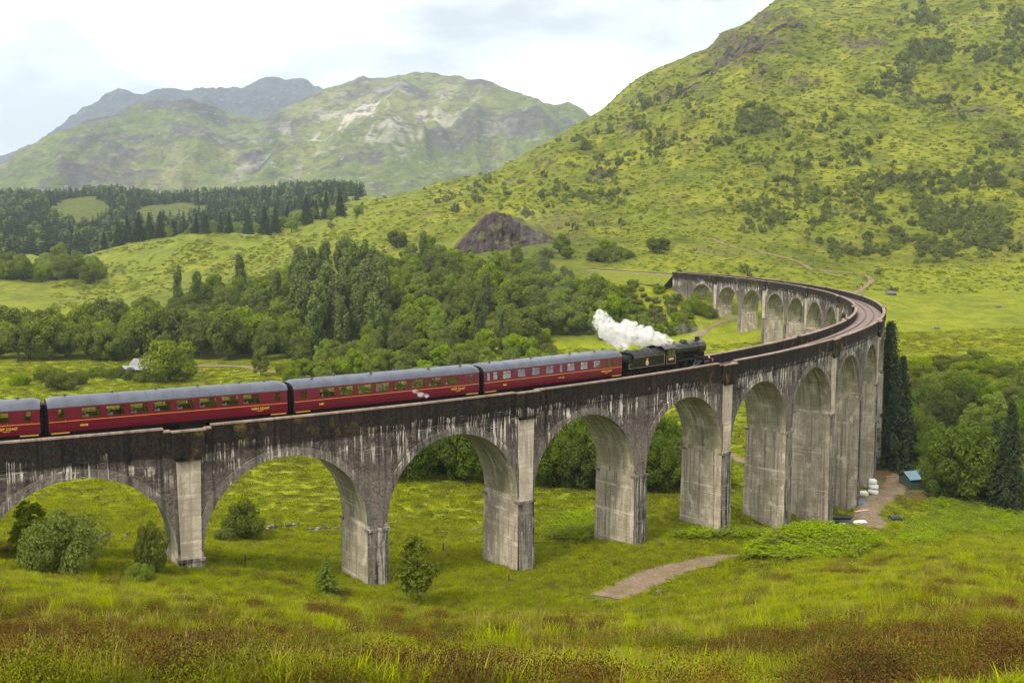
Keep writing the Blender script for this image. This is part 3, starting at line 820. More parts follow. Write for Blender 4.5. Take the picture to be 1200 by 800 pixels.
# ------------------------------------------------------------------ paths
m_path = new_mat('gravel_path'); t = NT(m_path)
pos = t.n('ShaderNodeNewGeometry').outputs['Position']; uv = t.n('ShaderNodeUVMap', uv_map='UVMap').outputs[0]
sepx = t.n('ShaderNodeSeparateXYZ', {0: uv}).outputs[0]
pg = t.noise(pos, 3.5, 7, .7); pb = t.noise(pos, .35, 4, .6)
cg = t.ramp(pg, [(.25, (.11,.070,.046)), (.5, (.19,.135,.095)), (.75, (.33,.265,.21))])
cg = t.mix(1, cg, t.ramp(pb, [(.3, (.75,.72,.7)), (.7, (1.15,1.12,1.1))]), 'MULTIPLY')
mid = t.math('ABSOLUTE', t.math('SUBTRACT', sepx, .5))
gm = t.math('MULTIPLY', t.step(mid, .13, .05), t.step(t.noise(pos, .9, 4), .42, .55))
cg = t.mix(t.math('MULTIPLY', gm, .7), cg, (.12, .125, .03, 1))
edge = t.math('MULTIPLY', t.step(mid, .34, .48), t.step(t.noise(pos, 1.1, 5, .7), .40, .52))
cg = t.mix(edge, cg, (.13, .15, .02, 1))
t.principled(cg, .92, 0, t.bump(pg, .6, .08), .2)
for nm, (pl, w) in PATHS.items():
    mb = MB(); nseg = 6
    def row(i):
        p = pl[i]; a = pl[max(i-1,0)]; b = pl[min(i+1,len(pl)-1)]; d = (b-a).normalized(); nr = Vector((d.y, -d.x))
        ww = w*(1+.10*math.sin(i*.7)+.07*math.sin(i*1.9+1))
        out = []
        for j in range(nseg+1):
            q = p + nr*ww*(j/nseg-.5)
            rut = -.03 if j in (1, 2, 4, 5) else .015
            dd = math.hypot(q.x, q.y)
            out.append(Vector((q.x, q.y, ground_z(q.x, q.y) + .05 + dd*.00035 + rut - (.07 if j in (0, nseg) else 0))))
        return out
    R0 = row(0)
    for i in range(1, len(pl)):
        R1 = row(i)
        for j in range(nseg):
            mb.face([R0[j], R0[j+1], R1[j+1], R1[j]][::-1], [(j/nseg, i-1), ((j+1)/nseg, i-1), ((j+1)/nseg, i), (j/nseg, i)][::-1])
        R0 = R1
    o = mb.obj({'meadow_road': 'road'}.get(nm, 'path'), m_path); tag(o, kind='structure')

# ------------------------------------------------------------------ bare rock outcrops on the slopes
m_rock = new_mat('dark_schist'); t = NT(m_rock)
pos = t.n('ShaderNodeNewGeometry').outputs['Position']
rn = t.noise(t.mapping(pos, (.35, .35, .12)), 1, 8, .68); rm_ = t.noise(pos, .16, 4, .6)
rc = t.ramp(rn, [(.28, (.015, .011, .012)), (.5, (.052, .039, .039)), (.74, (.13, .105, .10))])
rc = t.mix(t.math('MULTIPLY', t.step(rm_, .52, .62), .75), rc, (.10, .115, .022, 1))
t.principled(rc, .9, 0, t.bump(rn, .9, .8), .15)
def outcrop(name, cx, cy, prof, depth, seed, label, nx=90, ny=46, back=14.0, lump=3.0):
    """prof: (x offset, height) silhouette of the face; the back runs into the slope"""
    xs = np.linspace(prof[0][0], prof[-1][0], nx); Hh = np.interp(xs, [p[0] for p in prof], [p[1] for p in prof])
    ts = np.linspace(0, 1, ny)
    X, T = np.meshgrid(xs, ts, indexing='ij'); H2 = Hh[:, None]
    face = np.clip(T/.72, 0, 1); bk = np.clip((T-.72)/.28, 0, 1)
    n1_ = fbm(X+seed, face*H2*1.3, lump*2.6, 4, seed, .55, ridged=True); n2_ = fbm(X*1.3, face*H2*.45+seed, lump, 4, seed+5, .6); n3_ = fbm(X, T*40, lump*.5, 3, seed+9, .6)
    Yv = cy - depth*(1-face)**.8 + bk*back - (n1_*1.5 + n2_*1.4 + n3_*.5)*lump*.45*(1-.5*bk)
    Xv = X + cx + n2_*.8
    gz = ground_zv(Xv.ravel(), Yv.ravel()).reshape(X.shape); g0 = ground_zv(xs+cx, np.full(nx, cy-depth)).reshape(-1, 1)
    Zv = g0 - 1.2 + H2*face**.9*(1+.10*n2_) + n3_*.35*lump*.4
    Zv = np.where(bk > 0, Zv*(1-bk) + (gz-1.5)*bk, Zv)
    v = np.stack([Xv, Yv, Zv], -1).reshape(-1, 3)
    ii, jj = np.meshgrid(np.arange(nx-1), np.arange(ny-1), indexing='ij')
    q = np.stack([ii*ny+jj, (ii+1)*ny+jj, (ii+1)*ny+jj+1, ii*ny+jj+1], -1).reshape(-1, 4)
    o = link(name, np_mesh(name, v, q, m_rock)); tag(o, label, 'rock'); return o
outcrop('rock_outcrop', (580-600)/FPX*520, 519, [(-25, 1), (-20, 6), (-12, 13), (-5, 19), (0, 20.5), (5, 19), (12, 13.5), (20, 8), (27, 5), (34, 1)], 7, 11, 'dark bare rock bluff beside the far railway line above the wood')
for (pu, pv, w_, h_, lb, sd) in ((872, 62, 46, 24, 'large dark crag just below the skyline of the big hill', 21), (838, 80, 26, 10, 'small dark crag at the lower left of the skyline crag', 31), (925, 32, 34, 10, 'dark rock band right of the skyline crag near the hill top', 41), (795, 112, 24, 7, 'thin rock band on the hill shoulder left of the skyline crag', 51), (1140, 132, 22, 6, 'low brown rock band high on the hill near the right edge', 61)):
    v_ = raycast(pu, pv)
    if v_ is None: continue
    f_ = v_.y/1300
    outcrop('rock_outcrop', v_.x, v_.y + h_*.4*f_, [(-w_*f_, 1), (-w_*.7*f_, h_*.5*f_), (-w_*.4*f_, h_*.85*f_), (-w_*.1*f_, h_*.7*f_), (w_*.2*f_, h_*f_), (w_*.55*f_, h_*.6*f_), (w_*f_, 1)], h_*.5*f_, sd, lb, 70, 30, back=h_*1.6*f_, lump=4.5)

# ------------------------------------------------------------------ train
m_red = plain('maroon_coach_paint', (.098, .003, .0125), .34, 0, .35, .10, .7)
m_end = plain('coach_end_black', (.018, .011, .015), .6, 0, .2, .3, 1.5)
m_roof = plain('coach_roof_grey', (.075, .085, .112), .36, 0, .4, .18, .8)
m_vent = plain('roof_vent_dark', (.05, .05, .06), .6)
m_line = plain('lining_orange', (.62, .20, .02), .45)
m_red_line = plain('cantrail_orange_red', (.50, .065, .015), .45)
m_gold = plain('lettering_gold', (.72, .42, .03), .45, var=.03)
m_yel = plain('step_yellow', (.36, .25, .03), .6)
m_under = plain('underframe_black', (.009, .0085, .009), .8, 0, .1, .3)
m_seat = plain('seat_moquette', (.035, .045, .06), .9)
m_tbl = plain('table_cloth_white', (.75, .75, .74), .7, var=.04)
m_int = plain('coach_interior_panel', (.10, .075, .05), .6)
m_blk = plain('engine_black', (.006, .006, .0065), .30, 0, .32, .25, 2.0)
m_blk2 = plain('engine_black_sooty', (.010, .0095, .010), .62, 0, .2, .3, 2.0)
m_steel = plain('rod_steel', (.30, .29, .28), .38, .8)
m_bred = plain('buffer_beam_red', (.42, .02, .015), .5)
m_coal = plain('coal', (.012, .012, .014), .5, bump=.8)
m_lin2 = plain('tender_lining', (.36, .24, .17), .5)
m_cream = plain('number_cream', (.70, .62, .34), .5, var=.03)
m_glass = new_mat('window_glass'); t = NT(m_glass)
fr = t.n('ShaderNodeFresnel', {0: 1.5}).outputs[0]
tr = t.n('ShaderNodeBsdfTransparent', {0: (.80, .87, .86, 1)}).outputs[0]
gl = t.n('ShaderNodeBsdfGlossy', {0: (1, 1, 1, 1), 1: .03}).outputs[0]
t.out(t.n('ShaderNodeMixShader', {0: t.math('ADD', fr, .14, True), 1: tr, 2: gl}).outputs[0])

def text_mesh(body, size, mat, bold=True):
    cu = bpy.data.curves.new('lettering', 'FONT'); cu.body = body; cu.size = size; cu.align_x = 'CENTER'; cu.extrude = .004
    if bold: cu.offset = .012*size
    o = bpy.data.objects.new('lettering_tmp', cu); COL.objects.link(o)
    dg = bpy.context.evaluated_depsgraph_get()
    me = bpy.data.meshes.new_from_object(o.evaluated_get(dg)); me.materials.clear(); me.materials.append(mat)
    bpy.data.objects.remove(o)
    return me
def letter(body, size, mat, x, z, parent, y=-1.44):
    o = link('lettering', text_mesh(body, size, mat), parent); o.location = (x, y, z); o.rotation_euler = (math.pi/2, 0, 0)
    return o
WHEEL = {}
def wheel(parent, x, y, r, spokes=0, mat=None):
    key = (round(r, 2), spokes)
    if key not in WHEEL:
        mb = MB(); mb.lathe([(0,-.05),(r*.9,-.06),(r*.93,-.065),(r,-.065),(r,.065),(r*.93,.065),(r*.9,.05),(0,.04)] if not spokes else [(r*.82,-.06),(r,-.065),(r,.065),(r*.82,.06),(r*.82,-.06)], 'y', 22)
        if spokes:
            mb.lathe([(0,-.07),(r*.2,-.07),(r*.2,.07),(0,.07)], 'y', 12)
            for i in range(spokes):
                a = 2*math.pi*i/spokes; mb.cyl((math.cos(a)*r*.15, 0, math.sin(a)*r*.15), (math.cos(a)*r*.85, 0, math.sin(a)*r*.85), .035, n=5)
        WHEEL[key] = mb.mesh('wheel', mat or m_under)
    o = link('wheel', WHEEL[key], parent); o.location = (x, y, r); return o

def place_on_track(o, s_a, s_b):
    """centre a vehicle between two arc positions on the rails"""
    a = Vector(vpt(s_a, 0, -1.0)); b = Vector(vpt(s_b, 0, -1.0)); c = (a+b)/2
    d = b-a; o.location = c
    o.rotation_euler = (0, -math.asin(d.z/d.length), math.atan2(d.y, d.x))

YP = [(1.12, 1.37), (1.45, 1.405), (1.9, 1.42), (2.2, 1.42), (3.05, 1.39), (3.22, 1.37)]
def yp(z): return float(np.interp(z, [a for a, _ in YP], [b for _, b in YP]))
def coach(label, s_a, s_b, wins, number, extra=None, seats=True, vents=(), tables=True):
    Lh = 10.05
    c = empty('railway_coach'); tag(c, label, 'coach', 'maroon coaches of the steam train')
    # wins: list of (x_centre, width, z0, z1, style)
    xs = sorted(set([-Lh, Lh] + [w[0]-w[1]/2 for w in wins] + [w[0]+w[1]/2 for w in wins] + list(np.arange(-9, 9.1, 3.0))))
    zs = [1.12, 1.45, 1.9, 2.2, 3.05, 3.22]
    for sg in (-1, 1):
        mb = MB()
        for x0, x1 in zip(xs, xs[1:]):
            for z0, z1 in zip(zs, zs[1:]):
                if z0 == 2.2 and any(x0 >= w[0]-w[1]/2-1e-6 and x1 <= w[0]+w[1]/2+1e-6 for w in wins): continue
                f = [(x0, sg*yp(z0), z0), (x1, sg*yp(z0), z0), (x1, sg*yp(z1), z1), (x0, sg*yp(z1), z1)]
                mb.face(f if sg < 0 else f[::-1])
        mb.obj('side_panel', m_red, c)
        for (zz, mat, h) in ((1.985, m_line, .055), (3.17, m_red_line, .07)):
            mb = MB(); f = [(-Lh, sg*(yp(zz)+.006), zz), (Lh, sg*(yp(zz)+.006), zz), (Lh, sg*(yp(zz+h)+.006), zz+h), (-Lh, sg*(yp(zz+h)+.006), zz+h)]
            mb.face(f if sg < 0 else f[::-1]); mb.obj('lining', mat, c)
        for (xc, w, style) in wins:
            p_ = MB(); y0, y1 = sg*(yp(2.2)-.025), sg*(yp(3.05)-.025)
            p_.face([(xc-w/2, y0, 2.2), (xc+w/2, y0, 2.2), (xc+w/2, y1, 3.05), (xc-w/2, y1, 3.05)])
            wo_ = p_.obj('window', m_glass, c)
            fb = MB(); e_ = .035
            def bar(xa, xb, za, zb):
                ya = min(yp(za), yp(zb))
                fb.box(xa, xb, *sorted((sg*(ya-.04), sg*(ya+.012))), za, zb)
            bar(xc-w/2, xc-w/2+e_, 2.2, 3.05); bar(xc+w/2-e_, xc+w/2, 2.2, 3.05)
            bar(xc-w/2+e_, xc+w/2-e_, 2.2, 2.2+e_); bar(xc-w/2+e_, xc+w/2-e_, 3.05-e_, 3.05)
            if style == 'vent':
                bar(xc-w/2+e_, xc+w/2-e_, 2.755, 2.80); bar(xc-.025, xc+.025, 2.80, 3.05-e_)
            if style == 'drop': bar(xc-w/2+e_, xc+w/2-e_, 2.78, 2.83)
            fb.obj('frame', m_red, wo_)
    for sg in (-1, 1):
        for xd in [w[0] for w in wins if w[2] == 'drop' or (w[2] == 'plain' and abs(w[0]) > 9 and len(wins) < 12)]:
            mb = MB()
            for xx in (xd-.38, xd+.38):
                for z0, z1 in ((1.16, 1.9), (1.9, 2.2), (2.2, 3.12)): mb.face([(xx-.012, sg*(yp(z0)+.004), z0), (xx+.012, sg*(yp(z0)+.004), z0), (xx+.012, sg*(yp(z1)+.004), z1), (xx-.012, sg*(yp(z1)+.004), z1)])
            d_ = mb.obj('door_seam', m_end, c)
            mb = MB(); mb.box(xd+.24, xd+.34, *sorted((sg*1.42, sg*1.46)), 2.06, 2.10); mb.obj('door_handle', m_steel, d_)
    # roof
    mb = MB(); prof = [(1.37*math.cos(a), 3.22+.70*math.sin(a)**.85) for a in [math.pi*i/16 for i in range(17)]]
    prof = [(1.43, 3.20)] + prof[1:-1] + [(-1.43, 3.20)]
    xr = [-Lh-.06, -Lh+.35] + list(np.arange(-9, 9.1, 2.25)) + [Lh-.35, Lh+.06]
    for x0, x1 in zip(xr, xr[1:]):
        for (ya, za), (yb, zb) in zip(prof, prof[1:]):
            def dz(x, z): return z - (.22*((z-3.2)/.72) if abs(x) > Lh-.1 else 0)
            mb.face([(x0, ya, dz(x0, za)), (x1, ya, dz(x1, za)), (x1, yb, dz(x1, zb)), (x0, yb, dz(x0, zb))])
    rf = mb.obj('roof', m_roof, c, smooth=True)
    for x in np.arange(-6.75, 7, 2.25):
        mb = MB()
        for (ya, za), (yb, zb) in zip(prof[1:-1], prof[2:-1]):
            mb.face([(x-.02, ya*1.004, za+.012), (x+.02, ya*1.004, za+.012), (x+.02, yb*1.004, zb+.012), (x-.02, yb*1.004, zb+.012)])
        mb.obj('roof_seam', m_vent, rf)
    for x, y in vents:
        zt = 3.22+.70*max(0, 1-(y/1.37)**2)**.43
        mb = MB(); mb.lathe([(.0, .16), (.15, .16), (.17, .10), (.08, .08), (.08, -.1)], 'z', 10, (x, y, zt)); mb.obj('roof_vent', m_vent, rf)
    # ends
    for sg in (-1, 1):
        mb = MB(); xe = sg*Lh
        pts = [(xe, yy, zz) for yy, zz in ((1.37,1.12),(1.42,1.9),(1.39,3.05),(1.37,3.2),(1.1,3.48),(.6,3.64),(0,3.69),(-.6,3.64),(-1.1,3.48),(-1.37,3.2),(-1.39,3.05),(-1.42,1.9),(-1.37,1.12))]
        mb.face(pts if sg > 0 else pts[::-1]); mb.obj('end_panel', m_end, c)
        mb = MB(); mb.box(*sorted((sg*Lh, sg*(Lh+.24))), -.72, .72, 1.2, 3.42); mb.box(*sorted((sg*(Lh+.24), sg*(Lh+.255))), -.78, .78, 1.15, 3.46); mb.obj('gangway', m_end, c)
        for yy in (-.86, .86):
            mb = MB(); mb.cyl((sg*Lh, yy, 1.06), (sg*(Lh+.24), yy, 1.06), .09, n=10); mb.cyl((sg*(Lh+.22), yy, 1.06), (sg*(Lh+.25), yy, 1.06), .2, n=12); mb.obj('buffer', m_under, c)
        for yy in (-1, 1):
            mb = MB(); mb.box(*sorted((sg*(Lh-.15), sg*(Lh-1.55))), *sorted((yy*1.30, yy*1.52)), 1.02, 1.085); mb.obj('step_board', m_yel, c)
        # bogie
        bg_ = MB(); bx_ = sg*7.1
        for yy in (-.95, .95): bg_.box(bx_-1.75, bx_+1.75, yy-.07, yy+.07, .35, .72)
        bg_.box(bx_-.3, bx_+.3, -.95, .95, .45, .75)
        for xx in (-1.3, 1.3):
            for yy in (-1.0, 1.0): bg_.box(bx_+xx-.18, bx_+xx+.18, yy-.14, yy+.14, .28, .62)
        bo = bg_.obj('bogie', m_under, c)
        for xx in (-1.3, 1.3):
            for yy in (-.75, .75): wheel(bo, bx_+xx, yy, .457)
    mb = MB(); mb.box(-Lh, Lh, -1.28, 1.28, .86, 1.115); mb.box(-3.2, -1.0, -1.2, 1.2, .38, .86); mb.box(.4, 2.6, -1.2, 1.2, .42, .86); mb.box(3.1, 3.9, -1.1, 1.1, .45, .86)
    mb.obj('underframe', m_under, c)
    mb = MB(); mb.box(-Lh+.05, Lh-.05, -1.33, 1.33, 1.13, 1.22); mb.obj('floor', m_int, c)
    mb = MB(); mb.box(-8.35, -8.28, -1.33, 1.33, 1.22, 3.2); mb.obj('bulkhead', m_int, c)
    mb = MB(); mb.box(8.28, 8.35, -1.33, 1.33, 1.22, 3.2); mb.obj('bulkhead', m_int, c)
    if seats:
        sm = MB(); sm.box(-.09, .09, -.5, .5, 1.25, 2.48); sm.box(.09, .52, -.5, .5, 1.5, 1.66); sm.box(-.52, -.09, -.5, .5, 1.5, 1.66)
        sm = sm.mesh('seat', m_seat)
        tm = MB(); tm.box(-.28, .28, -.45, .45, 1.93, 1.97); tm.cyl((0, .0, 1.97), (0, 0, 2.22), .035, n=6); tm.cyl((0, 0, 2.22), (0, 0, 2.38), .12, .07, n=8); tm = tm.mesh('table', m_tbl)
        for xc, w, style in wins:
            if w < 1.0: continue
            for yy in (-.82, .82):
                link('seat', sm, c).location = (xc+w*.60, yy, 0)
                if tables: link('table', tm, c).location = (xc-.25, yy*1.03, 0)
    letter(number, .26, m_gold, -7.35, 1.50, c)
    letter("WEST COAST", .27, m_gold, 7.55, 1.62, c)
    letter("RAILWAYS", .11, m_gold, 7.55, 1.47, c)
    if extra: extra(c)
    place_on_track(c, s_a, s_b)
    return c
big8 = [(-6.75+1.93*i, 1.50, 'vent') for i in range(8)] + [(-9.05, .52, 'plain'), (9.15, .52, 'drop')]
comp = [(-9.45, .42, 'plain'), (-8.55, .62, 'drop'), (-7.0, 1.12, 'vent'), (-5.0, 1.12, 'vent'), (-3.0, 1.12, 'vent'), (-1.0, 1.12, 'vent'), (.65, .46, 'plain'), (2.1, 1.12, 'vent'), (4.1, 1.12, 'vent'), (6.1, 1.12, 'vent'), (8.05, .62, 'drop'), (9.3, .42, 'plain')]
PT = 20.62
F = 50.85
vA = [(x, .25) for x in (-8.6, -4.8, -1.2, 2.4, 6.1, 8.4)]
vB = [(x, .55*(-1)**i) for i, x in enumerate((-8.4, -7.9, -5.2, -1.8, 1.6, 4.6, 7.6, 8.3))]
vC = [(x, y) for x in np.arange(-8.5, 9, 1.9) for y in ((-.3,) if int(x*10) % 2 else (.3,))]
c1 = coach('maroon coach at the left edge of the photo, only its front end in view', F-4*PT+.35, F-3*PT-.35, big8[:7] + [(-9.05, .52, 'plain'), (7.35, .85, 'drop'), (9.15, .52, 'drop')], '99127', vents=vA)
c2 = coach('maroon coach with eight wide windows above the first full arch, number at left', F-3*PT+.35, F-2*PT-.35, big8, '45098', vents=vA)
c3 = coach('middle maroon coach with eight wide windows and a wisp of steam on its side', F-2*PT+.35, F-PT-.35, big8, '9487', vents=vB)
def plate(c): letter("FIRST CLASS", .16, m_gold, .65, 1.55, c)
c4_ = coach('maroon coach with narrower windows coupled right behind the black tender', F-PT+.35, F-.35, comp, '1840', extra=plate, vents=vC, tables=False)

# passengers seen through the windows
def passenger(coach_o, x, y, top, label):
    skin = plain('skin', (.48, .30, .22), .6, var=.05)
    mb = MB()
    prof = [(.17, 1.66), (.20, 1.75), (.19, 1.95), (.215, 2.12), (.20, 2.24), (.12, 2.31), (.062, 2.34), (.060, 2.39), (.085, 2.43), (.103, 2.50), (.102, 2.57), (.075, 2.63), (.0, 2.65)]
    mb.lathe(prof, 'z', 12)
    for sg in (-1, 1):
        mb.cyl((0, sg*.2, 2.18), (.05, sg*.25, 1.92), .06, .05, n=7); mb.cyl((.05, sg*.25, 1.92), (-.2, sg*.17, 1.90), .05, .035, n=7)
        mb.cyl((0, sg*.1, 1.70), (-.40, sg*.12, 1.70), .085, .07, n=7); mb.cyl((-.40, sg*.12, 1.70), (-.42, sg*.12, 1.28), .06, .045, n=7)
    me = mb.mesh('person', None, smooth=True)
    for mm in (top, skin, plain('dark_hair', (.03, .02, .015), .7), plain('dark_trousers', (.03, .035, .05), .8)): me.materials.append(mm)
    for pl in me.polygons:
        z = pl.center.z
        pl.material_index = 3 if z < 1.78 else (0 if z < 2.325 else (2 if z > 2.555 else 1))
    o = link('person', me); o.matrix_world = coach_o.matrix_basis @ Matrix.Translation((x, y, 0))
    tag(o, label, 'person', 'train passengers')
tops = {'yellow': (.65, .50, .04), 'red': (.55, .03, .03), 'teal': (.05, .40, .42), 'white': (.7, .7, .7), 'blue': (.10, .22, .5)}
tm_ = {k: plain('top_'+k, v, .8, var=.05) for k, v in tops.items()}
W = [w[0] for w in big8]
passenger(c3, W[1]+.2, -.9, tm_['yellow'], 'passenger in yellow top behind second wide window of the middle coach')
passenger(c3, W[3]-.45, -.9, tm_['teal'], 'passenger in teal top behind fourth wide window of the middle coach')
passenger(c3, W[5]+.2, -.9, tm_['red'], 'passenger in red top behind sixth wide window of the middle coach')
passenger(c4_, -7.0, -.9, tm_['white'], 'passenger in white top at the leftmost wide window of the coach behind the tender')
passenger(c4_, -3.0, -.9, tm_['teal'], 'passenger in teal top at third wide window of the coach behind the tender')
passenger(c4_, -1.1, -.9, tm_['blue'], 'passenger in blue top at fourth wide window of the coach behind the tender')
passenger(c4_, 4.1, -.9, tm_['white'], 'passenger in white top at the sixth wide window of the coach behind the tender')
passenger(c4_, 6.1, -.9, tm_['red'], 'passenger in red top at the wide window nearest the black tender')

# ---- tender
tn = empty('tender'); tag(tn, 'black tender with yellow and red emblem between engine and first coach', 'tender')
mb = MB()
TL = 3.45
# tank sides with turned-in top
prof = [(1.30, 1.38), (1.33, 1.5), (1.33, 2.9), (1.27, 3.1), (1.12, 3.26), (1.0, 3.30)]
for sg in (-1, 1):
    for (ya, za), (yb, zb) in zip(prof, prof[1:]):
        x0 = -TL if za < 2.3 else -TL+.95
        f = [(-TL if zb <= 2.91 and za < 2.0 else -TL+.95, sg*ya, za), (TL, sg*ya, za), (TL, sg*yb, zb), (-TL if zb <= 2.91 and za < 2.0 else -TL+.95, sg*yb, zb)]
        if (za, zb) == (1.5, 2.9):
            f = [(-TL, sg*1.33, 1.5), (TL, sg*1.33, 1.5), (TL, sg*1.33, 2.9), (-TL+1.0, sg*1.33, 2.9), (-TL+.9, sg*1.33, 2.42), (-TL+.6, sg*1.33, 2.25), (-TL, sg*1.33, 2.22)]
        mb.face(f if sg < 0 else f[::-1])
mb.face([(-TL, -1.33, 1.38), (-TL, -1.33, 2.22), (-TL, 1.33, 2.22), (-TL, 1.33, 1.38)]); mb.face([(TL, 1.33, 1.38), (TL, 1.33, 2.9), (TL, 1.0, 3.3), (TL, -1.0, 3.3), (TL, -1.33, 2.9), (TL, -1.33, 1.38)])
mb.face([(-TL, -1.33, 2.22), (-TL+.95, -1.33, 2.22), (-TL+.95, 1.33, 2.22), (-TL, 1.33, 2.22)][::-1])
mb.face([(-TL+.95, -1.3, 2.2), (-TL+.95, -1.0, 3.3), (-TL+.95, 1.0, 3.3), (-TL+.95, 1.3, 2.2)])
body = mb.obj('tank', m_blk, tn, smooth=True)
mb = MB(); mb.cyl((-TL+.55, -1.18, 2.62), (-TL+.55, 1.18, 2.62), .46, n=18); mb.obj('water_filler_drum', m_blk2, body)
mb = MB(); nx, ny = 16, 7
hz = {}
r_ = random.Random(4)
for i in range(nx+1):
    for j in range(ny+1):
        hz[i, j] = (-TL+.95+(2*TL-.95)*i/nx, -1.0+2.0*j/ny, 3.2+(.0 if j in (0, ny) else .2+r_.uniform(-.08, .12)))
for i in range(nx):
    for j in range(ny): mb.face([hz[i,j], hz[i+1,j], hz[i+1,j+1], hz[i,j+1]])
mb.obj('coal', m_coal, tn)
mb = MB(); mb.box(-TL, TL, -1.12, 1.12, .95, 1.37); mb.box(-TL-.12, -TL, -1.25, 1.25, .95, 1.3); mb.obj('frame', m_under, tn)
for xx in (-2.1, 0, 2.1):
    for yy in (-.75, .75): wheel(tn, xx, yy, .63)
    for yy in (-1.05, 1.05):
        mb = MB(); mb.box(xx-.22, xx+.22, yy-.1, yy+.1, .45, .95); mb.obj('axle_box', m_under, tn)
mb = MB()
for (x0, x1, z0, z1) in ((-TL+.18, TL-.18, 1.58, 1.61), (-TL+.18, -TL+.21, 1.61, 2.12), (TL-.21, TL-.18, 1.61, 2.84), (-TL+1.12, TL-.21, 2.81, 2.84), (-TL+.21, -TL+.7, 2.09, 2.12)): mb.box(x0, x1, -1.342, -1.328, z0, z1)
mb.obj('lining', m_lin2, tn)
# emblem: lion above a wheel
em = MB()
em.face([(x*.5, -1.345, 1.92+z*.5) for x, z in ((-.28,.62),(-.36,.85),(-.2,1.02),(-.26,1.2),(-.05,1.3),(.12,1.22),(.3,1.42),(.36,1.2),(.28,.95),(.34,.62))])
emb = em.obj('emblem', m_yel, tn)
em = MB(); em.lathe([(.0, 0), (.27, 0), (.27, .012), (0, .012)], 'y', 18, (0, -1.357, 2.02)); em.obj('emblem_wheel', plain('emblem_cream', (.6, .42, .33), .5), emb)
em = MB(); em.box(-.2, .2, -1.364, -1.355, 1.97, 2.09); em.obj('emblem_band', plain('emblem_red', (.62, .05, .03), .5), emb)
for yy in (-.86, .86):
    mb = MB(); mb.cyl((-TL-.1, yy, 1.06), (-TL-.4, yy, 1.06), .1, n=10); mb.cyl((-TL-.4, yy, 1.06), (-TL-.46, yy, 1.06), .22, n=12); mb.obj('buffer', m_under, tn)
place_on_track(tn, 51.45, 58.75)

# ---- engine (x = 0 at the back of the cab, +x forward)
en = empty('steam_locomotive'); tag(en, 'black steam locomotive with chimney and dome at the head of the train', 'locomotive')
EX = -5.0        # shift so that the empty sits mid-length
def L(x): return x+EX
mb = MB(); mb.lathe([(.93, L(1.85)), (.95, L(1.9)), (.95, L(4.2)), (.93, L(4.25)), (.87, L(7.4)), (.91, L(7.41)), (.91, L(9.1)), (.87, L(9.16))], 'x', 28, (0, 0, 2.86)); mb.obj('boiler', m_blk, en, smooth=True)
mb = MB(); mb.lathe([(.0, L(9.30)), (.3, L(9.29)), (.6, L(9.22)), (.68, L(9.17)), (.87, L(9.16)), (.91, L(9.10))], 'x', 28, (0, 0, 2.86)); sd_ = mb.obj('smokebox_door', m_blk2, en, smooth=True)
mb = MB(); mb.cyl((L(9.28), 0, 2.86), (L(9.42), 0, 2.86), .03, n=6); mb.box(L(9.40), L(9.43), -.02, .02, 2.6, 2.86); mb.obj('door_handle', m_steel, sd_)
mb = MB()
for x in (2.6, 4.25, 5.4, 6.5): mb.lathe([(.94-.02*max(0, x-4.2), L(x-.03)), (.962-.02*max(0, x-4.2), L(x)), (.94-.02*max(0, x-4.2), L(x+.03))], 'x', 28, (0, 0, 2.86))
mb.obj('boiler_band', m_blk2, en)
mb = MB(); mb.lathe([(.40, 3.62), (.33, 3.74), (.29, 3.84), (.28, 4.02), (.33, 4.07), (.33, 4.15), (.24, 4.15), (.2, 3.8)], 'z', 18, (L(8.35), 0, 0)); mb.obj('chimney', m_blk2, en, smooth=True)
mb = MB(); mb.lathe([(.62, 3.66), (.52, 3.72), (.48, 3.86), (.40, 3.98), (.24, 4.04), (0, 4.06)], 'z', 18, (L(5.35), 0, 0)); mb.obj('dome', m_blk, en, smooth=True)
mb = MB(); mb.lathe([(.2, 3.7), (.2, 3.88), (.14, 3.95), (0, 3.95)], 'z', 10, (L(3.0), -.16, 0)); mb.lathe([(.2, 3.7), (.2, 3.88), (.14, 3.95), (0, 3.95)], 'z', 10, (L(3.0), .16, 0)); mb.obj('safety_valve', m_blk2, en)
mb = MB(); mb.cyl((L(2.15), .3, 3.7), (L(2.15), .3, 3.98), .04, n=6); mb.obj('whistle', plain('brass', (.5, .33, .1), .35, .9), en)
# cab
cabm = MB()
for sg in (-1, 1):
    y = sg*1.32
    for (x0, x1, z0, z1) in ((0.1, 2.0, 1.42, 2.52), (.1, .42, 2.52, 3.3), (1.02, 1.22, 2.52, 3.3), (1.82, 2.0, 2.52, 3.3), (.1, 2.0, 3.2, 3.42)):
        cabm.box(L(x0), L(x1), *sorted((y, y-sg*.03)), z0, z1)
cabm.box(L(1.95), L(2.0), -1.3, -.7, 1.42, 3.5); cabm.box(L(1.95), L(2.0), .7, 1.3, 1.42, 3.5); cabm.box(L(1.95), L(2.0), -.7, .7, 3.3, 3.68)
cab = cabm.obj('cab', m_blk, en)
mb = MB(); rp = [(1.42*math.cos(a), 3.36+.46*math.sin(a)) for a in [math.pi*i/14 for i in range(15)]]
for (ya, za), (yb, zb) in zip(rp, rp[1:]):
    mb.face([(L(-.45), ya, za), (L(2.15), ya, za), (L(2.15), yb, zb), (L(-.45), yb, zb)]); mb.face([(L(-.45), ya*.98, za-.03), (L(-.45), yb*.98, zb-.03), (L(2.15), yb*.98, zb-.03), (L(2.15), ya*.98, za-.03)])
mb.obj('cab_roof', plain('cab_roof_grey', (.09, .075, .08), .7), en, smooth=True)
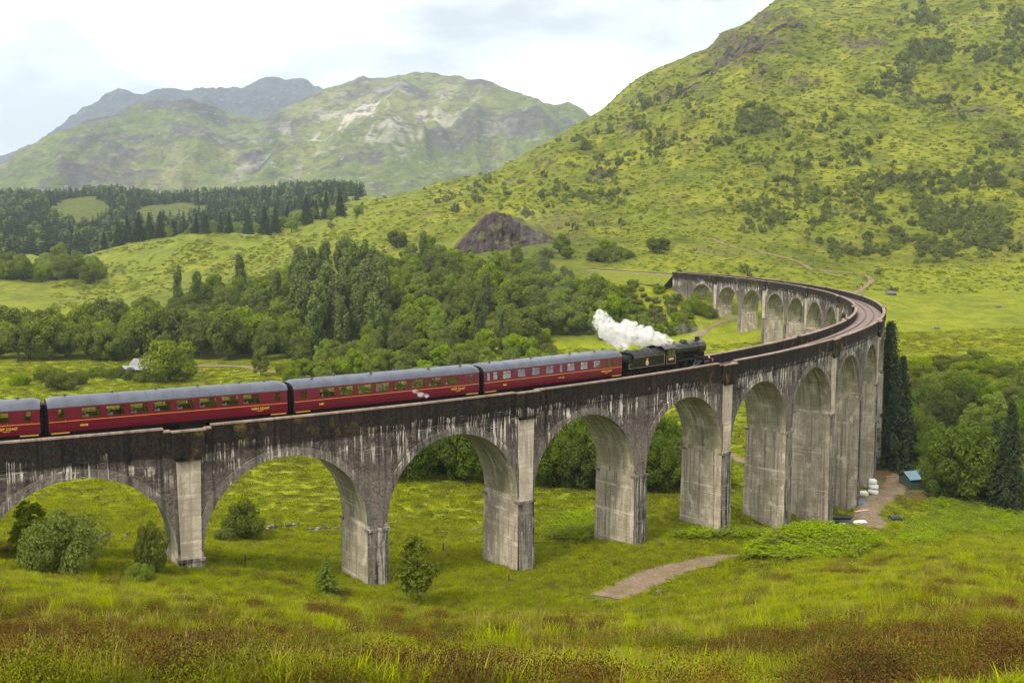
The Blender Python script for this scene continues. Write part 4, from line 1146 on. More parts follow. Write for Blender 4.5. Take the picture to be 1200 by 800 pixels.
for xc in (.72, 1.52):
    mb = MB(); mb.box(L(xc-.29), L(xc+.29), -1.322, -1.31, 2.52, 3.2); mb.obj('cab_window', m_glass, cab)
mb = MB()
for (x0, x1, z0, z1) in ((.12, .15, 1.5, 2.5), (1.93, 1.96, 1.5, 2.5), (.15, 1.93, 1.5, 1.53), (.15, 1.93, 2.47, 2.5)): mb.box(L(x0), L(x1), -1.335, -1.32, z0, z1)
mb.obj('lining', m_lin2, cab)
o = link('lettering', text_mesh("62005", .40, m_cream), cab); o.location = (L(1.03), -1.34, 1.98); o.rotation_euler = (math.pi/2, 0, 0)
# running plate
mb = MB()
for sg in (-1, 1):
    a, b = sorted((sg*.62, sg*1.31))
    mb.box(L(2.0), L(8.9), a, b, 1.72, 1.78); mb.box(L(2.0), L(8.9), *sorted((sg*1.29, sg*1.315)), 1.62, 1.80)
mb.box(L(9.25), L(9.95), -1.28, 1.28, 1.30, 1.36)
for sg in (-1, 1):
    a, b = sorted((sg*.62, sg*1.28)); mb.face([(L(8.9), a, 1.78), (L(9.25), a, 1.36), (L(9.25), b, 1.36), (L(8.9), b, 1.78)])
mb.obj('running_plate', m_blk2, en)
mb = MB(); mb.box(L(9.95), L(10.02), -1.25, 1.25, .92, 1.38); bb_ = mb.obj('buffer_beam', m_bred, en)
for yy in (-.86, .86):
    mb = MB(); mb.cyl((L(10.02), yy, 1.06), (L(10.38), yy, 1.06), .12, .10, n=12); mb.cyl((L(10.38), yy, 1.06), (L(10.46), yy, 1.06), .24, n=16); mb.obj('buffer', m_steel, bb_)
for yy in (-.8, .8):
    mb = MB(); mb.box(L(9.75), L(9.9), yy-.08, yy+.08, 1.36, 1.62); mb.cyl((L(9.9), yy, 1.5), (L(9.95), yy, 1.5), .065, n=10); mb.obj('lamp', m_tbl, en)
mb = MB(); mb.box(L(.1), L(9.9), -.55, .55, .75, 1.42); mb.box(L(7.5), L(9.1), -.6, .6, 1.4, 2.3); mb.box(L(1.9), L(4.3), -.85, .85, 1.4, 2.5); mb.box(L(4.3), L(7.5), -.35, .35, 1.4, 2.2); mb.obj('frame', m_under, en)
for sg in (-1, 1):
    mb = MB(); mb.cyl((L(8.0), sg*1.06, .98), (L(9.05), sg*1.06, .92), .36, n=18); mb.cyl((L(7.95), sg*1.0, 1.45), (L(9.1), sg*1.0, 1.42), .2, n=14); mb.box(L(8.05), L(9.0), *sorted((sg*.7, sg*1.05)), .95, 1.6); mb.obj('cylinder', m_blk, en)
    for xx in (2.7, 4.65, 6.5): wheel(en, L(xx), sg*.76, .787, 15, m_blk)
    wheel(en, L(9.0), sg*.74, .48, 9, m_blk)
    mb = MB(); mb.box(L(2.6), L(6.6), *sorted((sg*.98, sg*1.03)), .50, .62); mb.obj('coupling_rod', m_steel, en)
    mb = MB(); mb.cyl((L(4.65), sg*1.08, .56), (L(7.4), sg*1.08, .93), .055, n=6); mb.box(L(6.8), L(8.0), *sorted((sg*1.02, sg*1.14)), 1.12, 1.2); mb.cyl((L(6.6), sg*1.1, 1.35), (L(7.9), sg*1.1, 1.4), .035, n=6); mb.cyl((L(5.9), sg*1.1, .75), (L(6.6), sg*1.1, 1.45), .035, n=6); mb.obj('connecting_rod', m_steel, en)
    mb = MB(); mb.cyl((L(2.0), sg*1.0, 3.2), (L(9.0), sg*.95, 3.2), .018, n=5)
    for x in (3.2, 5.2, 7.0, 8.8): mb.cyl((L(x), sg*.85, 3.15), (L(x), sg*.97, 3.2), .02, n=5)
    mb.obj('handrail', m_steel, en)
mb = MB(); mb.cyl((L(4.9), -.80, 2.95), (L(4.9), -.88, 2.2), .04, n=6); mb.cyl((L(2.2), -.95, 2.2), (L(7.5), -.93, 2.2), .03, n=6); mb.box(L(6.2), L(6.75), -1.2, -.85, 1.78, 2.05); mb.obj('pipework', m_blk2, en)
place_on_track(en, 58.65, 68.55)

# ------------------------------------------------------------------ foliage
def leaf_mat(name, dark, light, trans=.25, rnd=.35, tip=None, scale=.5):
    m = new_mat(name); t = NT(m)
    oc = t.n('ShaderNodeTexCoord').outputs['Object']
    ri = t.n('ShaderNodeObjectInfo').outputs['Random']
    tint = t.n('ShaderNodeAttribute', attribute_name='tint').outputs['Fac']
    nz = t.noise(oc, scale, 4, .6)
    f = t.math('ADD', t.math('MULTIPLY', tint, .55), t.math('MULTIPLY', t.math('SUBTRACT', nz, .5), 1.1))
    f = t.math('ADD', f, t.math('MULTIPLY', t.math('SUBTRACT', ri, .5), rnd), False)
    col = t.ramp(t.math('ADD', f, .22), [(.0, dark), (.55, tuple((a+b)/2 for a, b in zip(dark, light))), (1.0, light)])
    hs = t.n('ShaderNodeHueSaturation', {'Hue': t.math('ADD', .5, t.math('MULTIPLY', t.math('SUBTRACT', ri, .5), .03)), 'Saturation': t.math('ADD', .9, t.math('MULTIPLY', ri, .2)), 'Value': t.math('ADD', .82, t.math('MULTIPLY', ri, .36)), 'Color': col}).outputs[0]
    d = t.n('ShaderNodeBsdfDiffuse', {0: hs}).outputs[0]
    tl = t.n('ShaderNodeBsdfTranslucent', {0: hs}).outputs[0]
    s1 = t.n('ShaderNodeMixShader', {0: trans, 1: d, 2: tl}).outputs[0]
    t.out(s1)
    return m
m_oak = leaf_mat('leaf_broad', (.062, .092, .010), (.255, .310, .036), .35)
m_oakd = leaf_mat('leaf_deep_green', (.034, .060, .008), (.155, .205, .026), .3, .3)
m_birch = leaf_mat('leaf_birch', (.090, .125, .022), (.265, .315, .060), .38)
m_lime = leaf_mat('leaf_bright', (.090, .125, .008), (.270, .320, .025), .4)
m_spruce = leaf_mat('needle_dark', (.018, .032, .014), (.072, .096, .036), .12, .25)
m_larch = leaf_mat('needle_soft', (.065, .092, .026), (.195, .235, .070), .28, .25)
m_scrub = leaf_mat('leaf_scrub', (.075, .095, .028), (.225, .250, .075), .3)
m_fern = leaf_mat('fern_green', (.110, .160, .008), (.330, .410, .024), .4, .3, scale=1.5)
m_grass = leaf_mat('grass_blade', (.140, .165, .006), (.360, .385, .016), .45, .6, scale=.8)
m_dry = leaf_mat('grass_dry', (.16, .13, .03), (.36, .31, .08), .3, .4)
m_heath = leaf_mat('heather', (.045, .027, .008), (.190, .105, .030), .2, .5, scale=2.0)
m_heath2 = leaf_mat('heather_green', (.070, .075, .008), (.180, .185, .024), .2, .5, scale=2.0)
m_tuss = leaf_mat('hill_tussock', (.100, .122, .010), (.270, .290, .024), .35, .8, scale=.3)
m_bark = new_mat('bark'); t = NT(m_bark)
oc = t.n('ShaderNodeTexCoord').outputs['Object']
bn = t.noise(t.mapping(oc, (6, 6, 1.2)), 1, 5, .65)
t.principled(t.ramp(bn, [(.3, (.035, .028, .022)), (.7, (.12, .10, .08))]), .9, 0, t.bump(bn, .7, .05), .2)

def rand_unit(n, g):
    v = g.normal(size=(n, 3)); return v/np.linalg.norm(v, axis=1)[:, None]
def leaves(name, c, nrm, size, mat, g, aspect=1.0, tint=None, up=.0):
    """one rhombic leaf spray per point: c (N,3) centres, nrm (N,3) normals, size (N,)"""
    n = len(c)
    nrm = nrm + g.normal(size=(n, 3))*.55; nrm[:, 2] += up; nrm /= np.linalg.norm(nrm, axis=1)[:, None]+1e-9
    a = np.cross(nrm, rand_unit(n, g)); a /= np.linalg.norm(a, axis=1)[:, None]+1e-9
    b = np.cross(nrm, a)
    s = size[:, None]
    bend = nrm*s*.22
    v = np.stack([c - a*s, c - b*s*.62*aspect + bend, c + a*s, c + b*s*.62*aspect + bend], 1).reshape(-1, 3)
    f = np.arange(4*n).reshape(n, 4)
    me = np_mesh(name, v, f, mat)
    at_ = me.attributes.new('tint', 'FLOAT', 'POINT')
    tt = g.random(n) if tint is None else tint
    at_.data.foreach_set('value', np.repeat(tt, 4).astype(np.float32))
    return me
def crown_round(seed, R=1.0, H=1.25, nl=20, n=3000, leaf=.085, mat=None, base=.35, lob=(.26, .42), flat=1.0):
    """unit crown: horizontal radius about 1, height from base upward (in units of the radius)"""
    g = np.random.default_rng(seed)
    L_ = []
    for i in range(nl):
        for _ in range(30):
            p = g.uniform(-1, 1, 3)
            q = p[0]**2 + p[1]**2 + p[2]**2
            if .18 < q < .85: break
        # narrower on top
        zz = p[2]; k = 1 - .28*max(0, zz)
        L_.append((p[0]*k*R, p[1]*k*R, base + H*(.5+.5*zz*1.15), g.uniform(*lob)*(1-.2*max(0, zz))))
    L_ = np.array(L_)
    per = n*3//nl
    C = []; N = []
    for (x, y, z, r) in L_:
        d = rand_unit(per, g); d[:, 2] = d[:, 2]*.9 + .12
        rad = r*(.72 + .36*g.random(per)**.7)
        c = np.array([x, y, z]) + d*rad[:, None]*np.array([1, 1, flat])
        ins = np.zeros(per, bool)
        for (x2, y2, z2, r2) in L_:
            if (x2, y2, z2) == (x, y, z): continue
            ins |= ((c-np.array([x2, y2, z2]))**2).sum(1) < (.70*r2)**2
        C.append(c[~ins]); N.append(d[~ins])
    C = np.concatenate(C); N = np.concatenate(N)
    if len(C) > n: k = g.choice(len(C), n, replace=False); C = C[k]; N = N[k]
    tint = np.clip(.5+.25*g.normal(size=len(C)), 0, 1)
    return leaves('crown', C, N, leaf*(.6+.8*g.random(len(C))), mat, g, tint=tint, up=.25)
def crown_spruce(seed, n=2600, mat=None, droop=.35, whorls=26, leaf=.07, width=.30):
    """unit height spruce"""
    g = np.random.default_rng(seed); C = []; N = []
    per = n//(whorls*9)+1
    for w in range(whorls):
        h = .06 + .93*(w/(whorls-1))
        r = width*(1-h)**.85*(1+.18*g.normal()) + .012
        nb = 9
        for b in range(nb):
            a = 2*math.pi*(b+g.random())/nb; rl = r*(.7+.45*g.random())
            for k in range(per):
                f = (k+g.random())/per
                x = rl*f
                C.append((math.cos(a)*x + g.normal()*.012, math.sin(a)*x + g.normal()*.012, h - droop*x*f + g.normal()*.010))
                N.append((math.cos(a)*.5, math.sin(a)*.5, .9))
    C = np.array(C); N = np.array(N)
    return leaves('crown', C, N, leaf*(.35+.65*(1-C[:, 2]))*(.6+.7*g.random(len(C))), mat, g, aspect=.55)
def crown_poplar(seed, n=1700, mat=None, leaf=.045, width=.17, nc=60, blob=(.045, .045, .08)):
    """unit height narrow deciduous tree with gaps"""
    g = np.random.default_rng(seed); C = []; N = []
    for i in range(nc):
        h = .14 + .8*g.random(); rad = width*(1-abs(h-.45)*1.15)*(.5+.6*g.random())
        a = g.random()*6.28; cx, cy = math.cos(a)*rad*.8, math.sin(a)*rad*.8
        k = n//nc; d = rand_unit(k, g)
        C.append(np.array([cx, cy, h]) + d*np.array(blob)*(.3+.9*g.random((k, 1)))); N.append(d)
    C = np.concatenate(C); N = np.concatenate(N)
    return leaves('crown', C, N, leaf*(.6+.8*g.random(len(C))), mat, g, up=.2)
def limb_mesh(seed, kind):
    """unit trunk with limbs; round crowns are in units of the crown radius, others unit height"""
    g = random.Random(seed); mb = MB()
    def seg(a, b, r0, r1, n=7): mb.cyl(a, b, r0, r1, n=n, caps=False)
    if kind == 'round':
        p = Vector((0, 0, -.12)); q = Vector((g.uniform(-.04, .04), g.uniform(-.04, .04), .55)); seg(p, q, .085, .06)
        q2 = q + Vector((g.uniform(-.06, .06), g.uniform(-.06, .06), .55)); seg(q, q2, .06, .03)
        for i in range(6):
            a = 2*math.pi*i/6 + g.uniform(-.4, .4); st = q.lerp(q2, g.random()*.8)
            e1 = st + Vector((math.cos(a)*.38, math.sin(a)*.38, .28)); e2 = e1 + Vector((math.cos(a)*.25, math.sin(a)*.25, .22))
            seg(st, e1, .035, .02, 5); seg(e1, e2, .02, .008, 5)
    elif kind == 'cone':
        seg((0, 0, -.03), (0, 0, .5), .018, .011); seg((0, 0, .5), (0, 0, .99), .011, .002)
        for i in range(14):
            a = i*2.4; h = .1+.06*i; r = .24*(1-h); seg((0, 0, h), (math.cos(a)*r, math.sin(a)*r, h-.02), .005, .002, 4)
    elif kind == 'shrub':
        for i in range(7):
            a = 2*math.pi*i/7 + g.uniform(-.3, .3); e1 = Vector((math.cos(a)*.3, math.sin(a)*.3, .4)); seg((math.cos(a)*.04, math.sin(a)*.04, -.08), e1, .035, .022, 5); seg(e1, e1 + Vector((math.cos(a)*.25, math.sin(a)*.25, .35)), .022, .008, 5)
    else:
        seg((0, 0, -.03), (g.uniform(-.01, .01), g.uniform(-.01, .01), .55), .014, .009); seg((0, 0, .55), (0, 0, .95), .008, .002)
        for i in range(12):
            a = i*2.4; h = .2+.055*i; r = .14*(1-abs(h-.5)); seg((0, 0, h), (math.cos(a)*r, math.sin(a)*r, h+.10), .005, .002, 4)
    return mb.mesh('trunk', m_bark)
TREES = {}
def kit(key, crowns, kind): TREES[key] = (crowns, [limb_mesh(hash(key) % 97 + i, kind) for i in range(2)])
kit('oak', [crown_round(s, n=7500, mat=m_oak, nl=30, leaf=.050, lob=(.22, .38)) for s in (1, 2, 3, 4)], 'round')
kit('birch', [crown_round(s, R=.9, H=1.9, n=6500, nl=32, leaf=.045, mat=m_birch, base=.45, lob=(.2, .36)) for s in (11, 12, 13)], 'round')
kit('bright', [crown_round(s, n=6000, H=1.15, mat=m_lime, nl=26, base=.12, leaf=.052) for s in (21, 22)], 'round')
kit('spruce', [crown_spruce(s, n=5000, leaf=.045, mat=m_spruce) for s in (31, 32)], 'cone')
kit('bigspruce', [crown_spruce(33, n=14000, mat=m_spruce, whorls=40, leaf=.024, width=.20, droop=.5)], 'cone')
kit('larch', [crown_poplar(s, n=5200, mat=m_larch, width=.15, leaf=.017) for s in (41, 42, 43)], 'thin')
kit('maple', [crown_round(s, n=14000, H=1.5, mat=m_oakd, nl=40, base=.12, leaf=.036, lob=(.22, .36)) for s in (51, 52)], 'round')
kit('willow', [crown_round(s, n=14000, H=.95, mat=m_birch, nl=46, base=.05, leaf=.028, lob=(.10, .34)) for s in (61, 62)], 'shrub')
kit('shrub', [crown_round(s, n=1400, H=1.1, mat=m_scrub, nl=16, base=.03, leaf=.075, lob=(.14, .36)) for s in (71, 72, 73, 74)], 'shrub')
kit('sapling', [crown_poplar(s, n=4600, mat=m_lime, leaf=.022, width=.38, nc=90, blob=(.07, .07, .045)) for s in (81, 82)], 'thin')
kit('pine_sapling', [crown_spruce(s, n=5200, mat=m_birch, width=.46, whorls=15, leaf=.04, droop=-.15) for s in (91,)], 'cone')
kit('darkbush', [crown_round(s, n=11000, H=1.2, mat=m_oak, nl=40, base=.05, leaf=.034, lob=(.11, .36)) for s in (101, 102)], 'shrub')

def tree(kind, name, x, y, size, label, cat, group=None, tall=1.0, rz=None, vi=None, z=None):
    cr, tk = TREES[kind]
    if name == 'broadleaf_tree': name = {'birch': 'birch_tree', 'bright': 'leafy_tree', 'maple': 'dense_tree', 'darkbush': 'bushy_tree', 'larch': 'slender_tree'}.get(kind, name)
    o = empty(name, (x, y, (ground_z(x, y) if z is None else z) - .05), random.uniform(0, 6.28) if rz is None else rz)
    o.scale = (size, size, size*tall)
    c = bpy.data.objects.new('crown', random.choice(cr) if vi is None else cr[vi]); COL.objects.link(c); c.parent = o
    k = bpy.data.objects.new('trunk', random.choice(tk)); COL.objects.link(k); k.parent = o
    tag(o, label, cat, group)
    return o
def zone(n_try, sampler, mind, ok=None, existing=None):
    """dart throwing in plan; returns list of (x, y)"""
    out = [] if existing is None else existing; start = len(out)
    cell = {}
    def key(p): return (int(p[0]//mind), int(p[1]//mind))
    for p in out: cell.setdefault(key(p), []).append(p)
    for _ in range(n_try):
        p = sampler()
        if ok and not ok(*p): continue
        k = key(p)
        if any((p[0]-q_[0])**2+(p[1]-q_[1])**2 < mind*mind for a in (-1, 0, 1) for b in (-1, 0, 1) for q_ in cell.get((k[0]+a, k[1]+b), ())): continue
        cell.setdefault(k, []).append(p); out.append(p)
    return out[start:]
RNG = random.Random(11)
def uD(u0, u1, D0, D1):
    def f():
        D = math.sqrt(RNG.uniform(D0*D0, D1*D1)); u = RNG.uniform(u0, u1); return ((u-600)/FPX*D, D)
    return f
def clear_line(x, y, m=6.5):
    if -42 < x < 26 and 488 < y < 548: return False
    if abs(math.hypot(x-VC.x, y-VC.y)-VR) < m and y > 60: return False
    for p in FARLINE[::4]:
        if (p.x-x)**2+(p.y-y)**2 < 49: return False
    return True
def clear_paths(x, y, m=3.0):
    for nm, (pl, w) in PATHS.items():
        for p in pl[::3]:
            if (p.x-x)**2+(p.y-y)**2 < (w/2+m)**2: return False
    return True
okk = lambda x, y: clear_line(x, y) and clear_paths(x, y)

def where_u(x, y):
    u = 600+FPX*x/y
    return ('at the left edge' if u < 40 else 'above the first full coach' if u < 340 else 'above the middle coach' if u < 565 else 'above the coach behind the tender' if u < 730 else 'above the engine')
KN = {'oak': 'dark rounded', 'birch': 'pale feathery', 'bright': 'yellow-green', 'larch': 'slender grey-green', 'maple': 'dense broad', 'darkbush': 'low bushy', 'spruce': 'pointed dark', 'shrub': 'small dull', 'willow': 'pale'}
# 1 meadow edge row and the wood on the slope behind it
G1 = 'trees along the far edge of the meadow'
for (x, y) in zone(500, uD(-70, 345, 330, 372), 7.6, okk):
    k = RNG.choices(['oak', 'birch', 'oak'], [4, 2, 3])[0]
    s = RNG.uniform(5.4, 7.6)*(1 if k == 'oak' else .66)
    tree(k, 'broadleaf_tree', x, y, s, KN[k] + ' tree in the row at the far meadow edge ' + where_u(x, y), 'tree', G1, RNG.uniform(1.05, 1.35))
def edgeW(x, y):
    u = 600+FPX*x/y
    top = np.interp(u, [130, 260, 400, 500, 600, 690, 720], [395, 455, 500, 480, 440, 395, 372])
    return y < top and okk(x, y) and not (u > 640 and y < 348)
for (x, y) in zone(1600, uD(130, 345, 372, 500), 8.2, edgeW):
    k = RNG.choices(['oak', 'birch', 'larch'], [3, 5, 1])[0]
    s = {'oak': RNG.uniform(4.8, 6.6), 'birch': RNG.uniform(3.6, 4.8), 'larch': RNG.uniform(14, 19)}[k]
    tree(k, 'broadleaf_tree' if k != 'larch' else 'slender_tree', x, y, s, KN[k] + ' tree in the ' + ('lower' if y < 410 else 'upper') + ' part of the mixed wood below the bright knoll', 'tree', 'trees of the mixed wood below the knoll', RNG.uniform(1.0, 1.35))
for (x, y) in zone(260, uD(345, 450, 340, 430), 5.6, okk):
    tree('larch', 'slender_tree', x, y, RNG.uniform(19, 26), 'tall slender grey-green tree in the ' + ('front' if y < 370 else 'middle' if y < 400 else 'back') + ' of the stand above the middle coach', 'tree', 'tall slender trees of the plantation', 1.0)
for (x, y) in zone(1500, uD(430, 725, 322, 500), 6.9, edgeW):
    k = RNG.choices(['oak', 'birch', 'bright', 'larch'], [5, 4, .6, .5])[0]
    s = {'oak': RNG.uniform(4.4, 6.4), 'birch': RNG.uniform(3.2, 4.4), 'bright': RNG.uniform(3.2, 4.4), 'larch': RNG.uniform(13, 18)}[k]
    tree(k, 'broadleaf_tree' if k != 'larch' else 'slender_tree', x, y, s, KN[k] + ' tree in the ' + ('front' if y < 355 else 'middle' if y < 410 else 'top') + ' of the wood ' + where_u(x, y), 'tree', 'trees of the wood behind the train', RNG.uniform(.95, 1.25))
for (x, y) in zone(420, uD(335, 640, 282, 326), 7.2, okk):
    k = RNG.choices(['oak', 'birch', 'bright', 'oak'], [4, 3, 1.2, 2])[0]
    s = {'oak': RNG.uniform(3.6, 5.2), 'birch': RNG.uniform(2.6, 3.6), 'bright': RNG.uniform(2.4, 3.4)}[k]
    tree(k, 'broadleaf_tree', x, y, s, KN[k] + ' tree standing nearest the train, ' + where_u(x, y), 'tree', 'front trees right behind the train', RNG.uniform(.9, 1.2))
# 2 trees seen through the arches
for (x, y) in zone(300, uD(465, 835, 158, 186), 5.0, lambda x, y: clear_line(x, y, 16) and clear_paths(x, y, 2)):
    k = RNG.choice(['maple', 'darkbush', 'maple'])
    tree(k, 'broadleaf_tree', x, y, RNG.uniform(3.6, 4.8), KN[k] + ' tree seen through the ' + ('third' if x/y*FPX < 25 else 'fourth' if x/y*FPX < 135 else 'fifth') + ' arch from the left, behind the viaduct', 'tree', 'trees seen through the arches', RNG.uniform(1.2, 1.5))
# 3 single bushes in front of and behind the near arches
def px_tree(kind, name, px, py, size, label, cat='shrub', tall=1.0, D=None, group=None, vi=None):
    p = raycast(px, py) if D is None else at(px, D)
    if -42 < p.x < 26 and 488 < p.y < 548: return None
    return tree(kind, name, p.x, p.y, size, label, cat, group, tall, vi=vi)
px_tree('willow', 'willow_bush', 62, 658, 3.3, 'large rounded willow bush below the leftmost arch', tall=1.35, D=80)
px_tree('sapling', 'young_tree', 22, 640, 5.2, 'thin dark leafy young tree behind the willow bush at the left edge', 'tree', D=84)
px_tree('darkbush', 'leafy_bush', 165, 660, 1.55, 'dark leafy bush left of the pale pier, taller one', tall=1.9, D=84)
px_tree('willow', 'leafy_bush', 150, 672, 1.15, 'low bright bush in front of the taller bush left of the pale pier', tall=1.1, D=81)
px_tree('darkbush', 'round_bush', 277, 626, 2.75, 'round green bush behind the first full arch beside the stone wall', tall=1.15, D=117)
px_tree('willow', 'round_bush', 256, 628, 1.3, 'small bush tucked against the pale pier beside the round bush', D=114)
px_tree('pine_sapling', 'pine_sapling', 377, 681, 3.4, 'small bushy pine sapling on the grass under the second arch', 'tree', D=88)
px_tree('sapling', 'birch_sapling', 487, 690, 6.2, 'young birch sapling standing right of the second pier', 'tree', 1.05, D=90, vi=1)
px_tree('darkbush', 'leafy_bush', 815, 362, 4.6, 'big blue-green bush covering the far end of the viaduct', tall=1.05, D=362)
px_tree('darkbush', 'leafy_bush', 833, 362, 3.0, 'smaller bush at the foot of the far pier beside the big bush', D=358)
# 4 valley floor left
px_tree('bright', 'lone_tree', 194, 0, 7.6, 'single round pale green tree beside the barn', 'tree', 1.12, D=286)
for i, (u, D, s) in enumerate(((18, 276, 2.6), (50, 283, 3.4), (66, 268, 3.8), (88, 279, 3.0))):
    px_tree('bright', 'willow_scrub', u, 0, s, 'bright green bush in the clump above the coach gangway at left', D=D, tall=.95, group='bright bushes above the left coach')
for i, (u, D, s) in enumerate(((100, 293, 2.2), (116, 295, 2.5), (128, 292, 2.4), (140, 296, 2.6), (150, 288, 2.6), (162, 284, 2.4), (108, 299, 2.0))):
    px_tree('darkbush', 'hedge_bush', u, 0, s, 'low dark bush in the hedge in front of the barn', D=D, tall=.9, group='hedge bushes in front of the barn')
px_tree('sapling', 'young_tree', 303, 0, 8.0, 'thin pale young tree beside the meadow road', 'tree', D=296)
px_tree('bright', 'pale_bush', 330, 0, 2.2, 'small pale bush right of the thin young tree by the road', D=298)
px_tree('bright', 'pale_bush', 375, 0, 3.0, 'low pale bush above the gangway between the two middle coaches', D=292, tall=.8)
px_tree('bright', 'pale_bush', 392, 0, 3.4, 'yellow-green bush above the roof of the middle coach', D=300)
px_tree('bright', 'pale_bush', 612, 0, 3.6, 'bright yellow-green bush at the wood edge above the last coach', D=322)
# 5 knoll trees
for (x, y) in zone(600, uD(-40, 112, 590, 700), 8.5, okk):
    k = RNG.choice(['oak', 'birch', 'oak'])
    tree(k, 'broadleaf_tree', x, y, 1, KN[k] + ' tree in the clump at the left foot of the bright knoll, ' + ('front' if y < 640 else 'back') + ' half', 'tree', 'trees at the left foot of the knoll').scale = (lambda s, t: (s, s, s*t))(RNG.uniform(5, 8), 1.1)
for o in [o for o in bpy.data.objects if o.get('group') == 'trees at the left foot of the knoll']:
    if any(c.data in TREES['larch'][0] for c in o.children): o.scale = (17, 17, 17)
for (x, y) in zone(150, uD(120, 420, 800, 900), 13, None):
    k = RNG.choice(['oak', 'birch', 'spruce', 'spruce', 'birch'])
    s = {'oak': 5.2, 'birch': 3.8, 'spruce': 17}[k]*RNG.uniform(.8, 1.2)
    tree(k, 'ridge_tree', x, y, s, KN[k] + ' tree in the line behind the knoll, ' + ('left' if x/y*FPX+600 < 220 else 'middle' if x/y*FPX+600 < 320 else 'right') + ' third', 'tree', 'trees along the crest behind the knoll', 1.1)
# 6 right of the viaduct
px_tree('bigspruce', 'spruce_tree', 1046, 0, 29, 'tall dark spruce rising right beside the outermost pier', 'tree', D=207)
px_tree('bigspruce', 'spruce_tree', 1062, 0, 21, 'shorter dark spruce behind the tall spruce by the outermost pier', 'tree', D=214)
px_tree('maple', 'maple_tree', 1145, 0, 6.6, 'big dense maple tree overhanging the blue-roofed hut', 'tree', 1.25, D=184)
px_tree('maple', 'maple_tree', 1116, 0, 4.4, 'smaller maple in front of the big maple beside the hut', 'tree', 1.2, D=187)
px_tree('bigspruce', 'spruce_tree', 1194, 0, 19, 'dark spruce at the right edge of the photo', 'tree', D=176)
px_tree('bigspruce', 'spruce_tree', 1176, 0, 15, 'lower dark spruce between the big maple and the right edge', 'tree', D=183)
for i, (u, D, s, k, h) in enumerate(((1078, 222, 4.2, 'darkbush', 1.3), (1096, 228, 4.4, 'birch', 1.0), (1118, 236, 4.0, 'birch', 1.0), (1090, 240, 4.2, 'maple', 1.1), (1150, 222, 4.6, 'birch', 1.0), (1172, 226, 4.8, 'birch', 1.05), (1195, 230, 5, 'birch', 1.0), (1212, 215, 5, 'maple', 1.2), (1135, 246, 4.4, 'maple', 1.0), (1065, 236, 3.6, 'maple', 1.2))):
    px_tree(k, 'broadleaf_tree', u, 0, s*(.75 if k == 'birch' else 1), 'soft green tree in the thicket behind the blue-roofed hut', 'tree', h, D=D, group='thicket trees right of the viaduct')
for (x, y) in zone(160, uD(1058, 1240, 206, 246), 6.0, lambda x, y: okk(x, y) and not (x < 84 and y < 214)):
    k = RNG.choice(['maple', 'birch', 'darkbush', 'maple'])
    tree(k, 'broadleaf_tree', x, y, RNG.uniform(3.2, 4.6)*(.75 if k == 'birch' else 1), KN[k] + ' tree deep in the dark thicket right of the tall spruce', 'tree', 'trees deep in the thicket', RNG.uniform(1.0, 1.3))
for i, (x, y) in enumerate(zone(200, uD(1052, 1150, 244, 280), 5.0, okk)):
    tree('bright', 'bright_shrub', x, y, RNG.uniform(2.4, 3.6), 'yellow-green shrub in the bank above the thicket right of the spruce', 'shrub', 'yellow-green shrubs on the bank', .85)
for i, (x, y) in enumerate(zone(80, uD(1150, 1230, 240, 268), 5.5, okk)):
    tree('darkbush', 'broad_shrub', x, y, RNG.uniform(2.8, 4.0), 'wide green shrub at the right edge above the thicket', 'shrub', 'wide shrubs at the right edge', .85)
# 7 scrub along the far railway line and below it
for (x, y) in zone(900, uD(690, 812, 340, 398), 3.6, lambda x, y: okk(x, y) and ground_z(x, y) < CZ-14):
    tree(RNG.choice(['darkbush', 'birch', 'bright', 'shrub', 'bright', 'shrub']), 'bank_shrub', x, y, RNG.uniform(1.2, 2.9), 'low green shrub on the bank below the far line, ' + ('nearer the wood' if x/y*FPX < 130 else 'nearer the engine' if y < 368 else 'close under the line'), 'shrub', 'shrubs on the bank below the far line', .9)
for (u, D, s, k) in ((640, 470, 4.2, 'willow'), (655, 480, 5.0, 'oak'), (665, 462, 3.2, 'oak'), (700, 452, 5.2, 'willow'), (712, 462, 4.6, 'oak'), (725, 455, 4.4, 'willow'), (735, 448, 3.4, 'willow'), (772, 445, 4.2, 'oak'), (765, 452, 3.6, 'oak'), (620, 500, 4.0, 'oak'), (500, 540, 4.6, 'oak'), (465, 560, 5.5, 'oak'), (510, 525, 5.5, 'birch'), (480, 505, 5, 'oak')):
    px_tree(k, 'hillside_bush', u, 0, s, 'rounded bush just above the far railway line', D=D, group='bushes above the far railway line')

